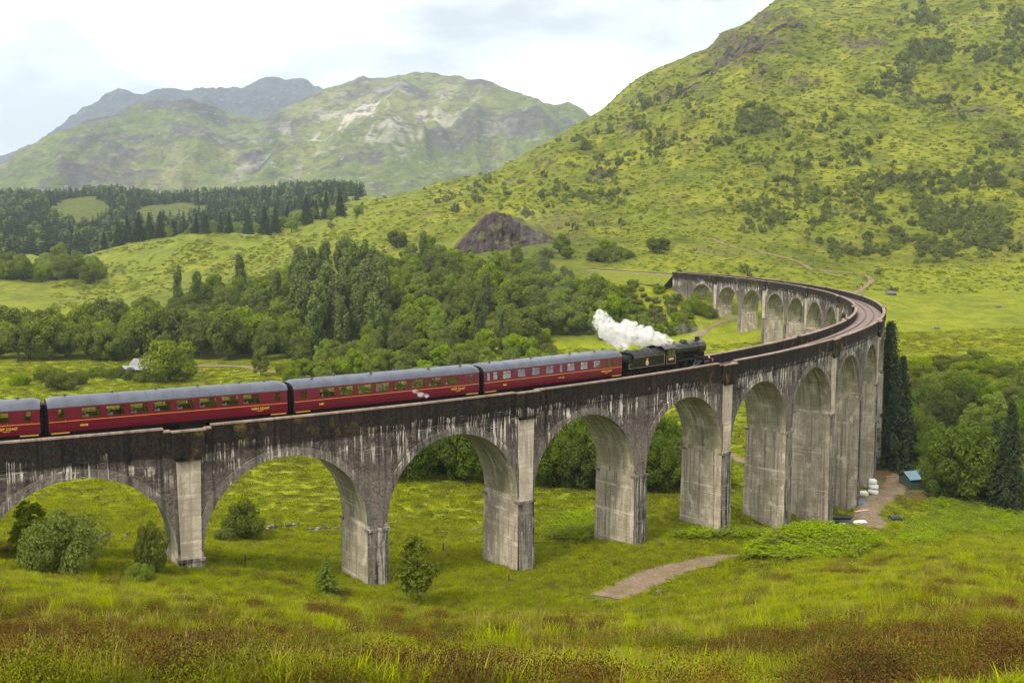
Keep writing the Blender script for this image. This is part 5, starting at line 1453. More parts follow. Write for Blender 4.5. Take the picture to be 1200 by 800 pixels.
# ---- scattered masses
def scatter(name, sources, pts, scale, rz, idx, label=None, cat=None, tall=None):
    """one object: points that carry small plants through geometry nodes"""
    me = bpy.data.meshes.new(name); me.vertices.add(len(pts)); me.vertices.foreach_set('co', np.asarray(pts, np.float32).ravel())
    for nm, typ, arr in (('sc', 'FLOAT', scale), ('rz', 'FLOAT', rz), ('ix', 'INT', idx), ('tl', 'FLOAT', np.ones(len(pts)) if tall is None else tall)):
        a = me.attributes.new(nm, typ, 'POINT'); a.data.foreach_set('value', np.asarray(arr, np.float32 if typ == 'FLOAT' else np.int32))
    o = link(name, me)
    ng = bpy.data.node_groups.new(name, 'GeometryNodeTree')
    ng.interface.new_socket('Geometry', in_out='INPUT', socket_type='NodeSocketGeometry'); ng.interface.new_socket('Geometry', in_out='OUTPUT', socket_type='NodeSocketGeometry')
    N = ng.nodes; Lk = ng.links
    gi = N.new('NodeGroupInput'); go = N.new('NodeGroupOutput'); ip = N.new('GeometryNodeInstanceOnPoints'); jn = N.new('GeometryNodeJoinGeometry')
    for me_s in reversed(sources):
        so = bpy.data.objects.new(name + '_source', me_s)
        oi = N.new('GeometryNodeObjectInfo'); oi.inputs['Object'].default_value = so; oi.inputs['As Instance'].default_value = True
        Lk.new(oi.outputs['Geometry'], jn.inputs[0])
    def attr(nm, dt):
        a = N.new('GeometryNodeInputNamedAttribute'); a.data_type = dt; a.inputs[0].default_value = nm; return a.outputs[0]
    cx = N.new('ShaderNodeCombineXYZ'); Lk.new(attr('rz', 'FLOAT'), cx.inputs[2])
    e2r = N.new('FunctionNodeEulerToRotation'); Lk.new(cx.outputs[0], e2r.inputs[0])
    cs = N.new('ShaderNodeCombineXYZ'); sc_ = attr('sc', 'FLOAT'); Lk.new(sc_, cs.inputs[0]); Lk.new(sc_, cs.inputs[1])
    mu = N.new('ShaderNodeMath'); mu.operation = 'MULTIPLY'; Lk.new(sc_, mu.inputs[0]); Lk.new(attr('tl', 'FLOAT'), mu.inputs[1]); Lk.new(mu.outputs[0], cs.inputs[2])
    ip.inputs['Pick Instance'].default_value = True
    Lk.new(gi.outputs[0], ip.inputs['Points']); Lk.new(jn.outputs[0], ip.inputs['Instance']); Lk.new(attr('ix', 'INT'), ip.inputs['Instance Index'])
    Lk.new(e2r.outputs[0], ip.inputs['Rotation']); Lk.new(cs.outputs[0], ip.inputs['Scale'])
    Lk.new(ip.outputs[0], go.inputs[0])
    md = o.modifiers.new('plants', 'NODES'); md.node_group = ng
    tag(o, label, cat, kind='stuff')
    return o
def tuft(seed, n=16, h=.32, spread=.16, w=.010, mat=None, lean=.5):
    """grass tuft of bent blades, metres"""
    g = np.random.default_rng(seed); v = []; f = []
    for i in range(n):
        a = g.random()*6.28; r = spread*math.sqrt(g.random()); b = g.random()*6.28
        x, y = r*math.cos(a), r*math.sin(a); hh = h*(.55+.6*g.random()); l = lean*hh*(.3+g.random()); ww = w*(.7+.6*g.random())
        dx, dy = math.cos(b)*l, math.sin(b)*l; px_, py_ = -math.sin(b)*ww, math.cos(b)*ww
        k = len(v)
        v += [(x-px_, y-py_, -.03), (x+px_, y+py_, -.03), (x+dx*.45+px_*.8, y+dy*.45+py_*.8, hh*.62), (x+dx*.45-px_*.8, y+dy*.45-py_*.8, hh*.62), (x+dx-px_*.2, y+dy-py_*.2, hh), (x+dx+px_*.2, y+dy+py_*.2, hh)]
        f += [(k, k+1, k+2, k+3), (k+3, k+2, k+5, k+4)]
    me = np_mesh('tuft', np.array(v), np.array(f), mat)
    at_ = me.attributes.new('tint', 'FLOAT', 'POINT'); at_.data.foreach_set('value', np.repeat(g.random(n), 6).astype(np.float32))
    return me
def cushion(seed, n, mat, r=.5, h=.4, leaf=.06):
    g = np.random.default_rng(seed); d = rand_unit(n, g); d[:, 2] = np.abs(d[:, 2])
    c = d*np.array([r, r, h])*(.55+.5*g.random((n, 1)))
    return leaves('cushion', c, d, leaf*(.6+.8*g.random(n)), mat, g, up=.3)
def fern_clump(seed, mat, n=11):
    g = np.random.default_rng(seed); C = []; Nn = []; S = []
    for i in range(n):
        a = g.random()*6.28; L1 = .7+.4*g.random(); rise = .75+.4*g.random()
        for k in range(9):
            f = (k+1)/9; x = L1*f; z = rise*(1.25*f-.75*f*f)*1.1; w = .16*(1-f)+.03
            for sd in (-1, 1):
                C.append((math.cos(a)*x - math.sin(a)*sd*w, math.sin(a)*x + math.cos(a)*sd*w, z)); Nn.append((math.cos(a)*.2, math.sin(a)*.2, 1)); S.append(.05+.09*(1-f))
    return leaves('fern', np.array(C), np.array(Nn), np.array(S)*1.1, mat, g, aspect=.8, up=.6)
g = np.random.default_rng(77)
def polar_pts(n, D0, D1, u0=-180, u1=1430, bias=.5):
    D = D0*(D1/D0)**(g.random(n)**bias*1.0); u = g.uniform(u0, u1, n); x = (u-600)/FPX*D
    return x, D
def pathmask(x, y, m=.4):
    k = np.ones(len(x), bool)
    for nm, (pl, w) in PATHS.items():
        P2 = np.array([tuple(p) for p in pl])
        near = (x > P2[:,0].min()-6) & (x < P2[:,0].max()+6) & (y > P2[:,1].min()-6) & (y < P2[:,1].max()+6)
        ix = np.nonzero(near)[0]
        if len(ix):
            d = ((x[ix][:,None]-P2[None,:,0])**2+(y[ix][:,None]-P2[None,:,1])**2).min(1)**.5
            k[ix[d < w*.5-m]] = False
    k &= ~((((x-53.5)/4.5)**2 + ((y-161)/9)**2) < 1)
    k &= ~(np.exp(-(((x-74)/6.5)**2 + ((y-197)/12.5)**2)**2) > .4)
    return k
# near grass, thinning with distance
x, D = polar_pts(118000, 11, 120, bias=.85)
hv = fbm(x, D, 7, 4, 61)*.55 + fbm(x, D, 1.7, 3, 81)*.5
keep = pathmask(x, D) & (g.random(len(x)) < np.where(hv > .16, .45, 1))
x, D = x[keep], D[keep]
sc_ = (.6+.6*g.random(len(x)))*(1+.006*np.clip(D-15, 0, 80))
tl = (.75+.5*g.random(len(x)))*np.clip(.95+1.2*fbm(x, D, 3.5, 3, 131), .35, 1.9)*np.where(D > 50, .75, 1)
gsrc = [tuft(i, 30, .20, .24, .008, m_grass, 1.0) for i in range(4)] + [tuft(9, 12, .34, .12, .006, m_dry, .6)]
ix = np.where(g.random(len(x)) < .07, 4, g.integers(0, 4, len(x)))
scatter('grass', gsrc, np.stack([x, D, ground_zv(x, D)], 1), sc_, g.random(len(x))*6.28, ix, 'long yellow-green grass covering the foreground slope', 'grass', tl)
x, D = polar_pts(74000, 46, 135, bias=.7)
keep = pathmask(x, D, .2); x, D = x[keep], D[keep]
scatter('slope_grass', [tuft(50+i, 34, .24, .42, .014, m_grass, 1.0) for i in range(4)] + [tuft(59, 16, .4, .2, .010, m_dry, .6)], np.stack([x, D, ground_zv(x, D)], 1), .7+.7*g.random(len(x)), g.random(len(x))*6.28, np.where(g.random(len(x)) < .05, 4, g.integers(0, 4, len(x))), 'shorter green grass on the slope in front of the piers', 'grass', np.clip(.8+1.1*fbm(x, D, 4, 3, 151), .3, 1.7))
x, D = polar_pts(7000, 30, 130, bias=.7)
keep = pathmask(x, D, -.4) & (fbm(x, D, 3, 3, 181) > .12); x, D = x[keep], D[keep]
scatter('rushes', [tuft(70+i, 60, .55, .30, .012, m_grass, .7) for i in range(2)] + [cushion(75+i, 500, m_heath2, .5, .4, .022) for i in range(2)] + [tuft(73, 50, .5, .3, .010, m_dry, .7)], np.stack([x, D, ground_zv(x, D)], 1), .7+.7*g.random(len(x)), g.random(len(x))*6.28, g.integers(0, 5, len(x)), 'taller rush and sedge clumps dotted over the grass slope', 'rushes', .7+.6*g.random(len(x)))
# heather
cx_, cD_ = polar_pts(2300, 11, 95, bias=.85)
w_c = fbm(cx_, cD_, 9, 3, 61) + .30*np.clip((60-cD_)/45, -.3, 1) + .12*g.normal(size=len(cx_))
cx_, cD_ = cx_[w_c > .05], cD_[w_c > .05]
rep = g.integers(3, 9, len(cx_))
x = np.repeat(cx_, rep) + g.normal(size=rep.sum())*.36*(1+.006*np.repeat(cD_, rep)); D = np.repeat(cD_, rep) + g.normal(size=rep.sum())*.36*(1+.006*np.repeat(cD_, rep))
keep = pathmask(x, D, -.5); x, D = x[keep], D[keep]
hsrc = [cushion(i, 950, m_heath, .40, .40, .011) for i in range(3)] + [cushion(5+i, 950, m_heath2, .40, .38, .012) for i in range(2)]
hx = np.where(fbm(x, D, 5, 3, 171) + .25*g.normal(size=len(x)) > .22, 3 + g.integers(0, 2, len(x)), g.integers(0, 3, len(x)))
scatter('heather', hsrc, np.stack([x, D, ground_zv(x, D)], 1), (.5+.75*g.random(len(x)))*(1+.006*D), g.random(len(x))*6.28, hx, 'brown heather clumps in the foreground grass', 'heather', .8+.8*g.random(len(x)))
# meadow grass further off
x, D = polar_pts(52000, 90, 330, bias=.72)
keep = pathmask(x, D)
x, D = x[keep], D[keep]
msrc = [cushion(20+i, 110, m_tuss, .8, .12, .09) for i in range(3)] + [tuft(30+i, 40, .34, .8, .02, m_grass, .9) for i in range(2)]
scatter('meadow_grass', msrc, np.stack([x, D, ground_zv(x, D)], 1), (.6+.8*g.random(len(x)))*(.7+.002*D), g.random(len(x))*6.28, g.integers(0, 5, len(x)), 'grass tussocks on the valley floor under and behind the viaduct', 'grass', .6+.9*np.clip(.4+fbm(x, D, 14, 3, 141), 0, 1))
# ferns: the mound right of the gravel track and the patches by the yard
def ell(n, cx, cy, rx, ry, rot=0):
    a = g.random(n)*6.28; r = np.sqrt(g.random(n)); p = r*np.cos(a)*rx; q_ = r*np.sin(a)*ry
    return cx+p*math.cos(rot)-q_*math.sin(rot), cy+p*math.sin(rot)+q_*math.cos(rot)
FX = []; FY = []
def fern_at(px0, py0, px1, py1, n):
    for _ in range(n):
        p = raycast(g.uniform(px0, px1), g.uniform(py0, py1))
        if p is not None: FX.append(p.x); FY.append(p.y)
a_, b_ = ell(480, 32, 107, 7.0, 5.0, .3); FX += list(a_); FY += list(b_)
a_, b_ = ell(200, 31, 101, 4.0, 2.6, .3); FX += list(a_); FY += list(b_)
fern_at(1090, 586, 1215, 625, 520); fern_at(1062, 610, 1100, 640, 110)
fern_at(640, 604, 700, 634, 130); fern_at(690, 618, 900, 632, 240); fern_at(880, 612, 1000, 628, 150)
x = np.array(FX); D = np.array(FY); keep = pathmask(x, D, -.6) & (np.abs(np.hypot(x-VC.x, D-VC.y)-VR) > 3.6); x, D = x[keep], D[keep]
scatter('ferns', [fern_clump(i, m_fern) for i in range(4)], np.stack([x, D, ground_zv(x, D)-.05], 1), .9+.9*g.random(len(x)), g.random(len(x))*6.28, g.integers(0, 4, len(x)), 'bright green bracken ferns on the mound beside the gravel track', 'ferns', .7+.5*g.random(len(x)))

# hillside: tussocks and bracken as one mass, shrubs partly one by one
def hill_pts(n, dens):
    out = []
    while len(out) < n:
        px = RNG.uniform(380, 1215); pyy = RNG.uniform(-5, 345)
        if RNG.random() > dens(px, pyy): continue
        p = raycast(px, pyy)
        if p is None or p.y < 395 or p.y > 1700: continue
        if not clear_line(p.x, p.y, 8): continue
        out.append((p.x, p.y, px, pyy))
    return np.array(out)
HP = hill_pts(15000, lambda a, b: 1)
KP = []
while len(KP) < 2600:
    p = raycast(RNG.uniform(60, 420), RNG.uniform(272, 362))
    if p is not None and 430 < p.y < 860 and fbm(np.array([p.x*.4+p.y]), np.array([p.y*.3-p.x]), 26, 3, 211)[0] > -.05: KP.append((p.x, p.y, 0, 0))
HP = np.concatenate([HP, np.array(KP)])
D = HP[:, 1]
scatter('hill_tussocks', [cushion(40+i, 46, m_tuss, 1.0, .38, .26) for i in range(3)] + [cushion(45, 50, m_birch, .9, .6, .25)], np.stack([HP[:,0], D, ground_zv(HP[:,0], D)], 1), (.5+.9*g.random(len(D)))*np.clip(D/520, .7, 2.0), g.random(len(D))*6.28, np.where(g.random(len(D)) < .12, 3, g.integers(0, 3, len(D))), 'rough tussocks and bracken covering the big green hillside', 'tussocks', .5+.7*g.random(len(D)))
blobs = [(1100,262,110,34,1.0),(1050,235,70,30,.7),(1160,225,60,40,1.0),(1175,180,40,25,.7),(1085,70,32,55,.9),(1060,105,45,30,.6),(1175,45,40,40,.7),(1120,100,60,25,.5),(870,150,55,32,.7),(910,195,60,35,.35),(760,140,60,40,.4),(720,175,60,40,.35),(990,165,70,30,.3),(890,255,50,20,.45),(620,262,50,26,.9),(690,240,60,30,.35),(540,215,70,25,.25),(1000,275,60,25,.8),(960,225,50,25,.5)]
def dens(a, b):
    v = .012
    for cx, cy, rx, ry, w in blobs:
        v = max(v, w*math.exp(-(((a-cx)/rx)**2+((b-cy)/ry)**2)**2))
    return v*float(np.clip(.35+2.2*fbm(np.array([a]), np.array([b*1.6]), 34, 3, 201)[0], .04, 1.3))
SP = hill_pts(2700, dens)
order = np.argsort(SP[:, 1])
near = SP[order[:240]]; rest = SP[order[240:]]
for (x_, y_, a, b) in near:
    tree('shrub', 'hillside_shrub', x_, y_, 1.0+1.9*RNG.random()**2, 'small dark hillside shrub ' + ('above the rock bluff' if a < 640 else 'above the far railway line' if a < 800 else 'near the hill path' if a < 960 else 'above the viaduct bend' if a < 1080 else 'near the right edge') + (', low on the slope' if y_ < 560 else ', further up the slope'), 'shrub', 'shrubs on the lower hillside', RNG.uniform(.9, 1.4))
D = rest[:, 1]
scatter('hillside_scrub', [c for c in TREES['shrub'][0]], np.stack([rest[:,0], D, ground_zv(rest[:,0], D)], 1), (.8+2.3*g.random(len(D))**2.0)*np.clip(D/700, .8, 1.5), g.random(len(D))*6.28, g.integers(0, 4, len(D)), 'dark birch scrub scattered in patches over the upper hillside', 'scrub', g.uniform(.9, 1.7, len(D)))
# conifer forest on the far side of the valley
fx = []
def clearing(px, D):
    py = 272 - (ground_z((px-600)/FPX*D, D)-CZ)/D*FPX
    return False
CL = [((100, 1480), (40, 230)), ((205, 1420), (48, 210)), ((30, 1250), (22, 60)), ((285, 1560), (25, 90))]
while len(fx) < 5200:
    Dv = math.sqrt(RNG.uniform(930**2, 1900**2)); u = RNG.uniform(-90, 430)
    if u > 330 and (Dv < 1250 or RNG.random() < (u-330)/110): continue
    if any(((u-c[0][0])/c[1][0])**2 + ((Dv-c[0][1])/c[1][1])**2 < 1 for c in CL): continue
    fx.append(((u-600)/FPX*Dv, Dv))
fx = np.array(fx)
fsrc = [crown_spruce(200+i, n=150, mat=m_spruce, whorls=8, leaf=.16, width=.26) for i in range(3)] + [crown_poplar(210, n=130, mat=m_larch, leaf=.12, width=.25)]
for k in fsrc: pass
scatter('conifer_forest', fsrc, np.stack([fx[:,0], fx[:,1], ground_zv(fx[:,0], fx[:,1])], 1), g.uniform(13, 21, len(fx)), g.random(len(fx))*6.28, np.where(g.random(len(fx)) < .2, 3, g.integers(0, 3, len(fx))), 'dark conifer forest across the valley below the far mountains', 'forest')

# ------------------------------------------------------------------ buildings and odds and ends
m_tin = new_mat('corrugated_tin'); t = NT(m_tin)
oc = t.n('ShaderNodeTexCoord').outputs['Object']
nz = t.noise(oc, 1.3, 5, .65)
t.principled(t.ramp(nz, [(.3, (.13, .12, .12)), (.55, (.22, .21, .22)), (.75, (.17, .12, .095))]), .7, 0, t.bump(t.noise(oc, 5, 3), .3, .03), .4)
m_tinl = plain('pale_tin', (.25, .265, .29), .7, 0, .2, .12, 1.2)
m_board = plain('weathered_boards', (.33, .32, .29), .85, var=.3, scale=2.0, bump=.3)
m_darkw = plain('dark_timber', (.045, .035, .028), .85, var=.3, scale=2.0)
def put(name, px, D, label, cat, rz=0, group=None):
    p = at(px, D); o = empty(name, (p.x, p.y, p.z-.03), rz); tag(o, label, cat, group); return o
# barn
bn_ = put('barn', 165, 300, 'grey tin-roofed barn with a lean-to beside the round tree in the meadow', 'barn', math.radians(-12))
mb = MB(); mb.box(-4.5, 4.5, 0, 5, 0, 2.8); mb.face([(-4.5, 0, 2.8), (-4.5, 2.5, 4.4), (-4.5, 5, 2.8)]); mb.face([(4.5, 5, 2.8), (4.5, 2.5, 4.4), (4.5, 0, 2.8)]); mb.obj('wall', m_board, bn_)
def sheet_roof(x0, x1, ya, za, yb, zb, name, mat, parent, pitch=.25):
    mb = MB(); n = int((x1-x0)/pitch); d = Vector((0, yb-ya, zb-za)).normalized(); up = Vector((0, -d.z, d.y))
    if up.z < 0: up = -up
    for i in range(n*2):
        xa = x0+(x1-x0)*i/(2*n); xb = x0+(x1-x0)*(i+1)/(2*n)
        ha = .05 if i % 2 else 0; hb = .05 if (i+1) % 2 else 0
        A = Vector((xa, ya, za))+up*ha; B = Vector((xb, ya, za))+up*hb; C_ = Vector((xb, yb, zb))+up*hb; E_ = Vector((xa, yb, zb))+up*ha
        mb.face([A, B, C_, E_]); mb.face([A-up*.04, E_-up*.04, C_-up*.04, B-up*.04])
    return mb.obj(name, mat, parent)
sheet_roof(-4.8, 4.8, -.25, 2.66, 2.5, 4.46, 'roof', m_tin, bn_)
sheet_roof(-4.8, 4.8, 5.25, 2.66, 2.5, 4.46, 'roof', m_tin, bn_)
mb = MB(); mb.box(-6.2, -4.0, -3.6, -3.5, 0, 1.95); mb.box(-6.2, -6.1, -3.5, 0, 0, 2.2); mb.box(2.9, 3.0, -3.5, 0, 0, 2.2); mb.box(-.6, -.45, -3.6, -3.45, 0, 1.95); mb.obj('lean_to_wall', m_tinl, bn_)
sheet_roof(-6.5, 3.3, -3.9, 1.98, -.26, 2.62, 'lean_to_roof', m_tinl, bn_)
mb = MB(); mb.box(-4.0, 2.9, -3.3, -3.25, 0, 1.9); mb.obj('doorway', m_darkw, bn_)
# paddock fence by the barn
fc = put('paddock_fence', 130, 298, 'grey wooden paddock fence left of the barn', 'fence')
for i in range(7):
    mb = MB(); mb.box(-6+i*2-.06, -6+i*2+.06, -.06, .06, -.3, 1.35); mb.obj('post', m_board, fc)
for z in (.45, .8, 1.15):
    mb = MB(); mb.box(-6.1, 6.1, -.1, -.065, z-.06, z+.06); mb.obj('rail', m_board, fc)

# dry stone walls: loose stones in courses
m_stone = new_mat('field_stone'); t = NT(m_stone)
oc = t.n('ShaderNodeTexCoord').outputs['Object']
gpos = t.n('ShaderNodeNewGeometry').outputs['Random Per Island']
t.principled(t.mix(1, t.ramp(gpos, [(0, (.05, .045, .042)), (.6, (.13, .12, .11)), (1, (.30, .28, .27))]), t.ramp(t.noise(oc, 6, 5, .65), [(.3, (.6, .6, .58)), (.7, (1.25, 1.22, 1.2))]), 'MULTIPLY'), .9, 0, t.bump(t.noise(oc, 9, 4), .5, .04), .2)
def stone(mb, c, r, g, flat=.7):
    ph = (1+5**.5)/2
    vs = [Vector(v).normalized() for v in ((-1,ph,0),(1,ph,0),(-1,-ph,0),(1,-ph,0),(0,-1,ph),(0,1,ph),(0,-1,-ph),(0,1,-ph),(ph,0,-1),(ph,0,1),(-ph,0,-1),(-ph,0,1))]
    sx, sy, sz = r*g.uniform(.8, 1.4), r*g.uniform(.7, 1.1), r*flat*g.uniform(.7, 1.1)
    vs = [Vector((v.x*sx, v.y*sy, v.z*sz))*g.uniform(.82, 1.15)+Vector(c) for v in vs]
    k = len(mb.v); mb.v += [tuple(v) for v in vs]
    for f in ((0,11,5),(0,5,1),(0,1,7),(0,7,10),(0,10,11),(1,5,9),(5,11,4),(11,10,2),(10,7,6),(7,1,8),(3,9,4),(3,4,2),(3,2,6),(3,6,8),(3,8,9),(4,9,5),(2,4,11),(6,2,10),(8,6,7),(9,8,1)):
        mb.f.append(tuple(i+k for i in f)); mb.uv.append([(0, 0)]*3)
def stone_wall(pix, label, h=1.05):
    pts = [raycast(*p) for p in pix]
    g2 = random.Random(len(label)); o = empty('dry_stone_wall', tuple(pts[0])); tag(o, label, 'stone wall')
    mb = MB(); P0 = Vector(pts[0])
    for a, b in zip(pts, pts[1:]):
        L_ = (b-a).length; n = int(L_/.36)
        for i in range(n):
            p = a.lerp(b, (i+g2.random()*.6)/n); gz = ground_z(p.x, p.y); hh = h*(.55+.5*math.sin(i*.37+1)*math.sin(i*.11))
            for c in range(max(1, int(hh/.22))):
                stone(mb, (p.x+g2.uniform(-.14, .14)-P0.x, p.y+g2.uniform(-.12, .12)-P0.y, gz+.08+c*.22-P0.z), g2.uniform(.17, .28), g2)
    tag(mb.obj('stones', m_stone, o), kind='stuff')
stone_wall([(92, 634), (118, 633), (150, 630)], 'low tumbled stone wall seen through the leftmost arch')
stone_wall([(284, 624), (310, 622), (330, 618), (350, 619)], 'dry stone wall running from the round bush under the first full arch')
stone_wall([(363, 622), (382, 620), (402, 621)], 'short dark dry stone wall against the second pier', .95)
stone_wall([(448, 614), (466, 611), (480, 606)], 'scattered stone wall remnant behind the birch sapling', .4)
for i, (px, py, r, lb) in enumerate(((1044, 345, 1.9, 'big grey boulder on the slope right of the viaduct bend'), (335, 665, .35, 'small pale stone in the grass under the first full arch'), (556, 621, .45, 'pale stone lying under the third arch'), (575, 612, .35, 'flat stone in the grass under the third arch, right of the pale stone'), (520, 600, .4, 'stone on the bare patch under the third arch'), (772, 694, .35, 'pale stone at the lower end of the gravel track'), (983, 692, .25, 'white stone in the open grass below the fern mound'), (1095, 655, .35, 'stone in the grass below the yard track'), (1170, 360, 1.2, 'grey boulder high on the slope at the right edge'), (1098, 385, 1.0, 'dark boulder on the slope above the thicket'))):
    p = raycast(px, py); mb = MB(); stone(mb, (0, 0, r*.3), r, random.Random(i)); o = mb.obj('boulder', m_stone, None, loc=(p.x, p.y, p.z-.05)); tag(o, lb, 'boulder')
for px, py, h, lb in ((287, 664, 1.1, 'dark wooden post in the grass under the first full arch'), (519, 646, 1.0, 'thin wooden post right of the birch sapling'), (596, 682, .7, 'short stump-like post below the third pier'), (586, 648, .9, 'leaning post beside the third pier')):
    p = raycast(px, py); mb = MB(); mb.cyl((0, 0, -.2), (.05, .02, h), .075, .06, n=8); o = mb.obj('fence_post', m_darkw, None, loc=(p.x, p.y, p.z)); tag(o, lb, 'post')

# hut with a blue roof
ht = put('hut', 1090, 193, 'small dark green hut with pale blue sheet roof under the maple', 'hut', math.radians(18))
m_gw = plain('dark_green_boards', (.035, .055, .04), .8, var=.25)
m_bl = plain('blue_sheet', (.13, .22, .28), .5, .1)
mb = MB(); mb.box(-2.4, 2.4, 0, 3.4, 0, 2.3); mb.face([(-2.4, 0, 2.3), (-2.4, 1.7, 3.3), (-2.4, 3.4, 2.3)]); mb.face([(2.4, 3.4, 2.3), (2.4, 1.7, 3.3), (2.4, 0, 2.3)]); mb.obj('wall', m_gw, ht)
sheet_roof(-2.8, 2.8, -.35, 2.12, 1.7, 3.36, 'roof', m_bl, ht); sheet_roof(-2.8, 2.8, 3.75, 2.12, 1.7, 3.36, 'roof', m_bl, ht)
mb = MB(); mb.box(-.5, .5, -.04, -.005, 0, 2.0); mb.obj('door', m_darkw, ht)
# builder's bags
m_bag = plain('white_bulk_bag', (.68, .68, .66), .85, var=.1, scale=3, bump=.5)
def bag(x, y, z, lb, sx=1.0):
    o = empty('bulk_bag', (x, y, z)); tag(o, lb, 'bag', 'white bulk bags beside the tallest pier')
    mb = MB(); g3 = random.Random(int(x*100+z*10)); n = 12; rows = [(0, .46), (.12, .54), (.4, .56), (.68, .52), (.78, .42), (.74, .2)]
    R_ = []
    for h, r in rows:
        R_.append([(sx*r*(1+.06*g3.uniform(-1, 1))*(abs(math.cos(a))**.5*math.copysign(1, math.cos(a))), sx*r*(abs(math.sin(a))**.5*math.copysign(1, math.sin(a))), h+.02*g3.uniform(-1, 1)) for a in [2*math.pi*i/n+.1 for i in range(n)]])
    for A, B in zip(R_, R_[1:]):
        for i in range(n): mb.face([A[i], A[(i+1) % n], B[(i+1) % n], B[i]])
    mb.face(R_[-1]); mb.face(R_[0][::-1]); mb.obj('sack', m_bag, o)
    for a in (.8, 2.36, 3.93, 5.5):
        mb = MB(); mb.sweep([(.4*sx*math.cos(a), .4*sx*math.sin(a), .74), (.34*sx*math.cos(a), .34*sx*math.sin(a), .95), (.26*sx*math.cos(a+.4), .26*sx*math.sin(a+.4), .76)], .02, 4); mb.obj('loop', m_bag, o)
b0 = at(1033, 184); b1 = at(1022, 182)
bag(b0.x, b0.y, b0.z, 'white bulk bag at the bottom of the pile beside the tallest pier', 1.5)
bag(b0.x+.1, b0.y+.2, b0.z+.95, 'white bulk bag in the middle of the pile beside the tallest pier', 1.4)
bag(b0.x-.1, b0.y+.2, b0.z+1.85, 'topmost white bulk bag of the pile beside the tallest pier', 1.2)
bag(b1.x, b1.y, b1.z, 'single white bulk bag left of the pile at the tallest pier', 1.25)
# pipes, boards and tarpaulins beside the pier
m_pipe = plain('black_pipe', (.018, .022, .032), .45)
m_tarp = plain('blue_grey_tarp', (.10, .14, .19), .6, var=.3, scale=1.5, bump=.6)
m_wood = plain('pale_timber', (.50, .44, .36), .8, var=.25)
def pipe(px, D, length, r, rz, z, lb, mat=None, grp='plastic pipes stacked by the pier'):
    p = at(px, D); o = empty('plastic_pipe', (p.x, p.y, p.z+z), rz); tag(o, lb, 'pipe', grp)
    mb = MB(); mb.lathe([(r*.86, -length/2), (r, -length/2), (r, length/2), (r*.86, length/2), (r*.86, -length/2)], 'x', 14, (0, 0, r)); mb.obj('tube', mat or m_pipe, o)
    mb = MB(); mb.lathe([(r, length/2-.3), (r*1.12, length/2-.3), (r*1.12, length/2+.02), (r, length/2+.02)], 'x', 14, (0, 0, r)); mb.obj('socket', mat or m_pipe, o)
pipe(1000, 164, 5.2, .30, .05, 0, 'long black pipe lying frontmost beside the pier')
pipe(1000, 164.7, 5.2, .30, .03, .02, 'long black pipe lying behind the frontmost one by the pier')
pipe(1001, 164.4, 5.0, .28, .04, .52, 'long black pipe on top of the two others')
pipe(1004, 157, 3.6, .24, -.25, 0, 'grey-black pipe across the rubbish nearest the fern mound')
pipe(995, 158, 3.0, .22, .3, .05, 'short dark pipe under the ferns beside the pier')
pipe(1077, 160, 2.3, .24, 1.9, 0, 'short black pipe lying alone right of the yard track')
for i, (px, D, lb) in enumerate(((1057, 158.5, 'black drum lying right of the yard track, left one'), (1066, 159.5, 'black drum lying right of the yard track, right one'))):
    p = at(px, D); o = empty('plastic_drum', (p.x, p.y, p.z), .4+i); tag(o, lb, 'drum')
    mb = MB(); mb.lathe([(0, -.55), (.38, -.55), (.42, -.4), (.42, .4), (.38, .55), (0, .55)], 'x', 16, (0, 0, .42)); mb.obj('body', m_pipe, o)
    mb = MB()
    for xx in (-.2, .2): mb.lathe([(.42, xx-.04), (.445, xx), (.42, xx+.04)], 'x', 16, (0, 0, .42))
    mb.obj('hoop', m_tarp, o)
for i, (px, D, L_, rz, lb) in enumerate(((996, 161, 4.0, .1, 'pale plank on the ground in front of the black pipes'), (1006, 160.3, 3.2, -.15, 'white plank right of the other plank by the pipes'), (990, 160.2, 3.4, .2, 'brownish plank beside the foot of the pier'), (1020, 166, 3.0, .5, 'thin pale board slanting from the pipes to the track'))):
    p = at(px, D); mb = MB(); mb.box(-L_/2, L_/2, -.14, .14, 0, .07); mb.box(-L_/2+.2, -L_/2+.3, -.2, .2, -.06, 0); o = mb.obj('plank', m_wood, None, loc=(p.x, p.y, p.z+.08)); o.rotation_euler = (.05, .03, rz); tag(o, lb, 'plank')
def tarp(px, D, sx, sy, h, lb, mat):
    p = at(px, D); g4 = random.Random(int(px)); mb = MB(); n = 8; H_ = {}
    for i in range(n+1):
        for j in range(n+1):
            a, b = i/n*2-1, j/n*2-1; e_ = max(abs(a), abs(b)); z = h*(1-e_**3)*(.75+.35*g4.random()) - (.05 if e_ == 1 else 0)
            H_[i, j] = (a*sx+g4.uniform(-.06, .06), b*sy+g4.uniform(-.06, .06), z)
    for i in range(n):
        for j in range(n): mb.face([H_[i,j], H_[i+1,j], H_[i+1,j+1], H_[i,j+1]])
    o = mb.obj('tarpaulin', mat, None, smooth=False, loc=(p.x, p.y, p.z)); tag(o, lb, 'tarpaulin')
tarp(1019, 174, 1.1, .9, .75, 'crumpled blue-grey tarpaulin heap between pier and yard track', m_tarp)
tarp(1012, 153.5, 1.2, .9, .6, 'black plastic sheet heap behind the fern mound', m_pipe)
tarp(1020, 151, 1.0, .8, .4, 'pale crumpled plastic sheet at the edge of the yard track', m_bag)
tarp(1003, 176.5, 1.6, .8, .55, 'low brown rubble heap at the foot of the tall pier', plain('rubble_brown', (.09, .055, .04), .9, var=.4, scale=3, bump=.8))
m_or = plain('orange_board', (.50, .16, .03), .7)
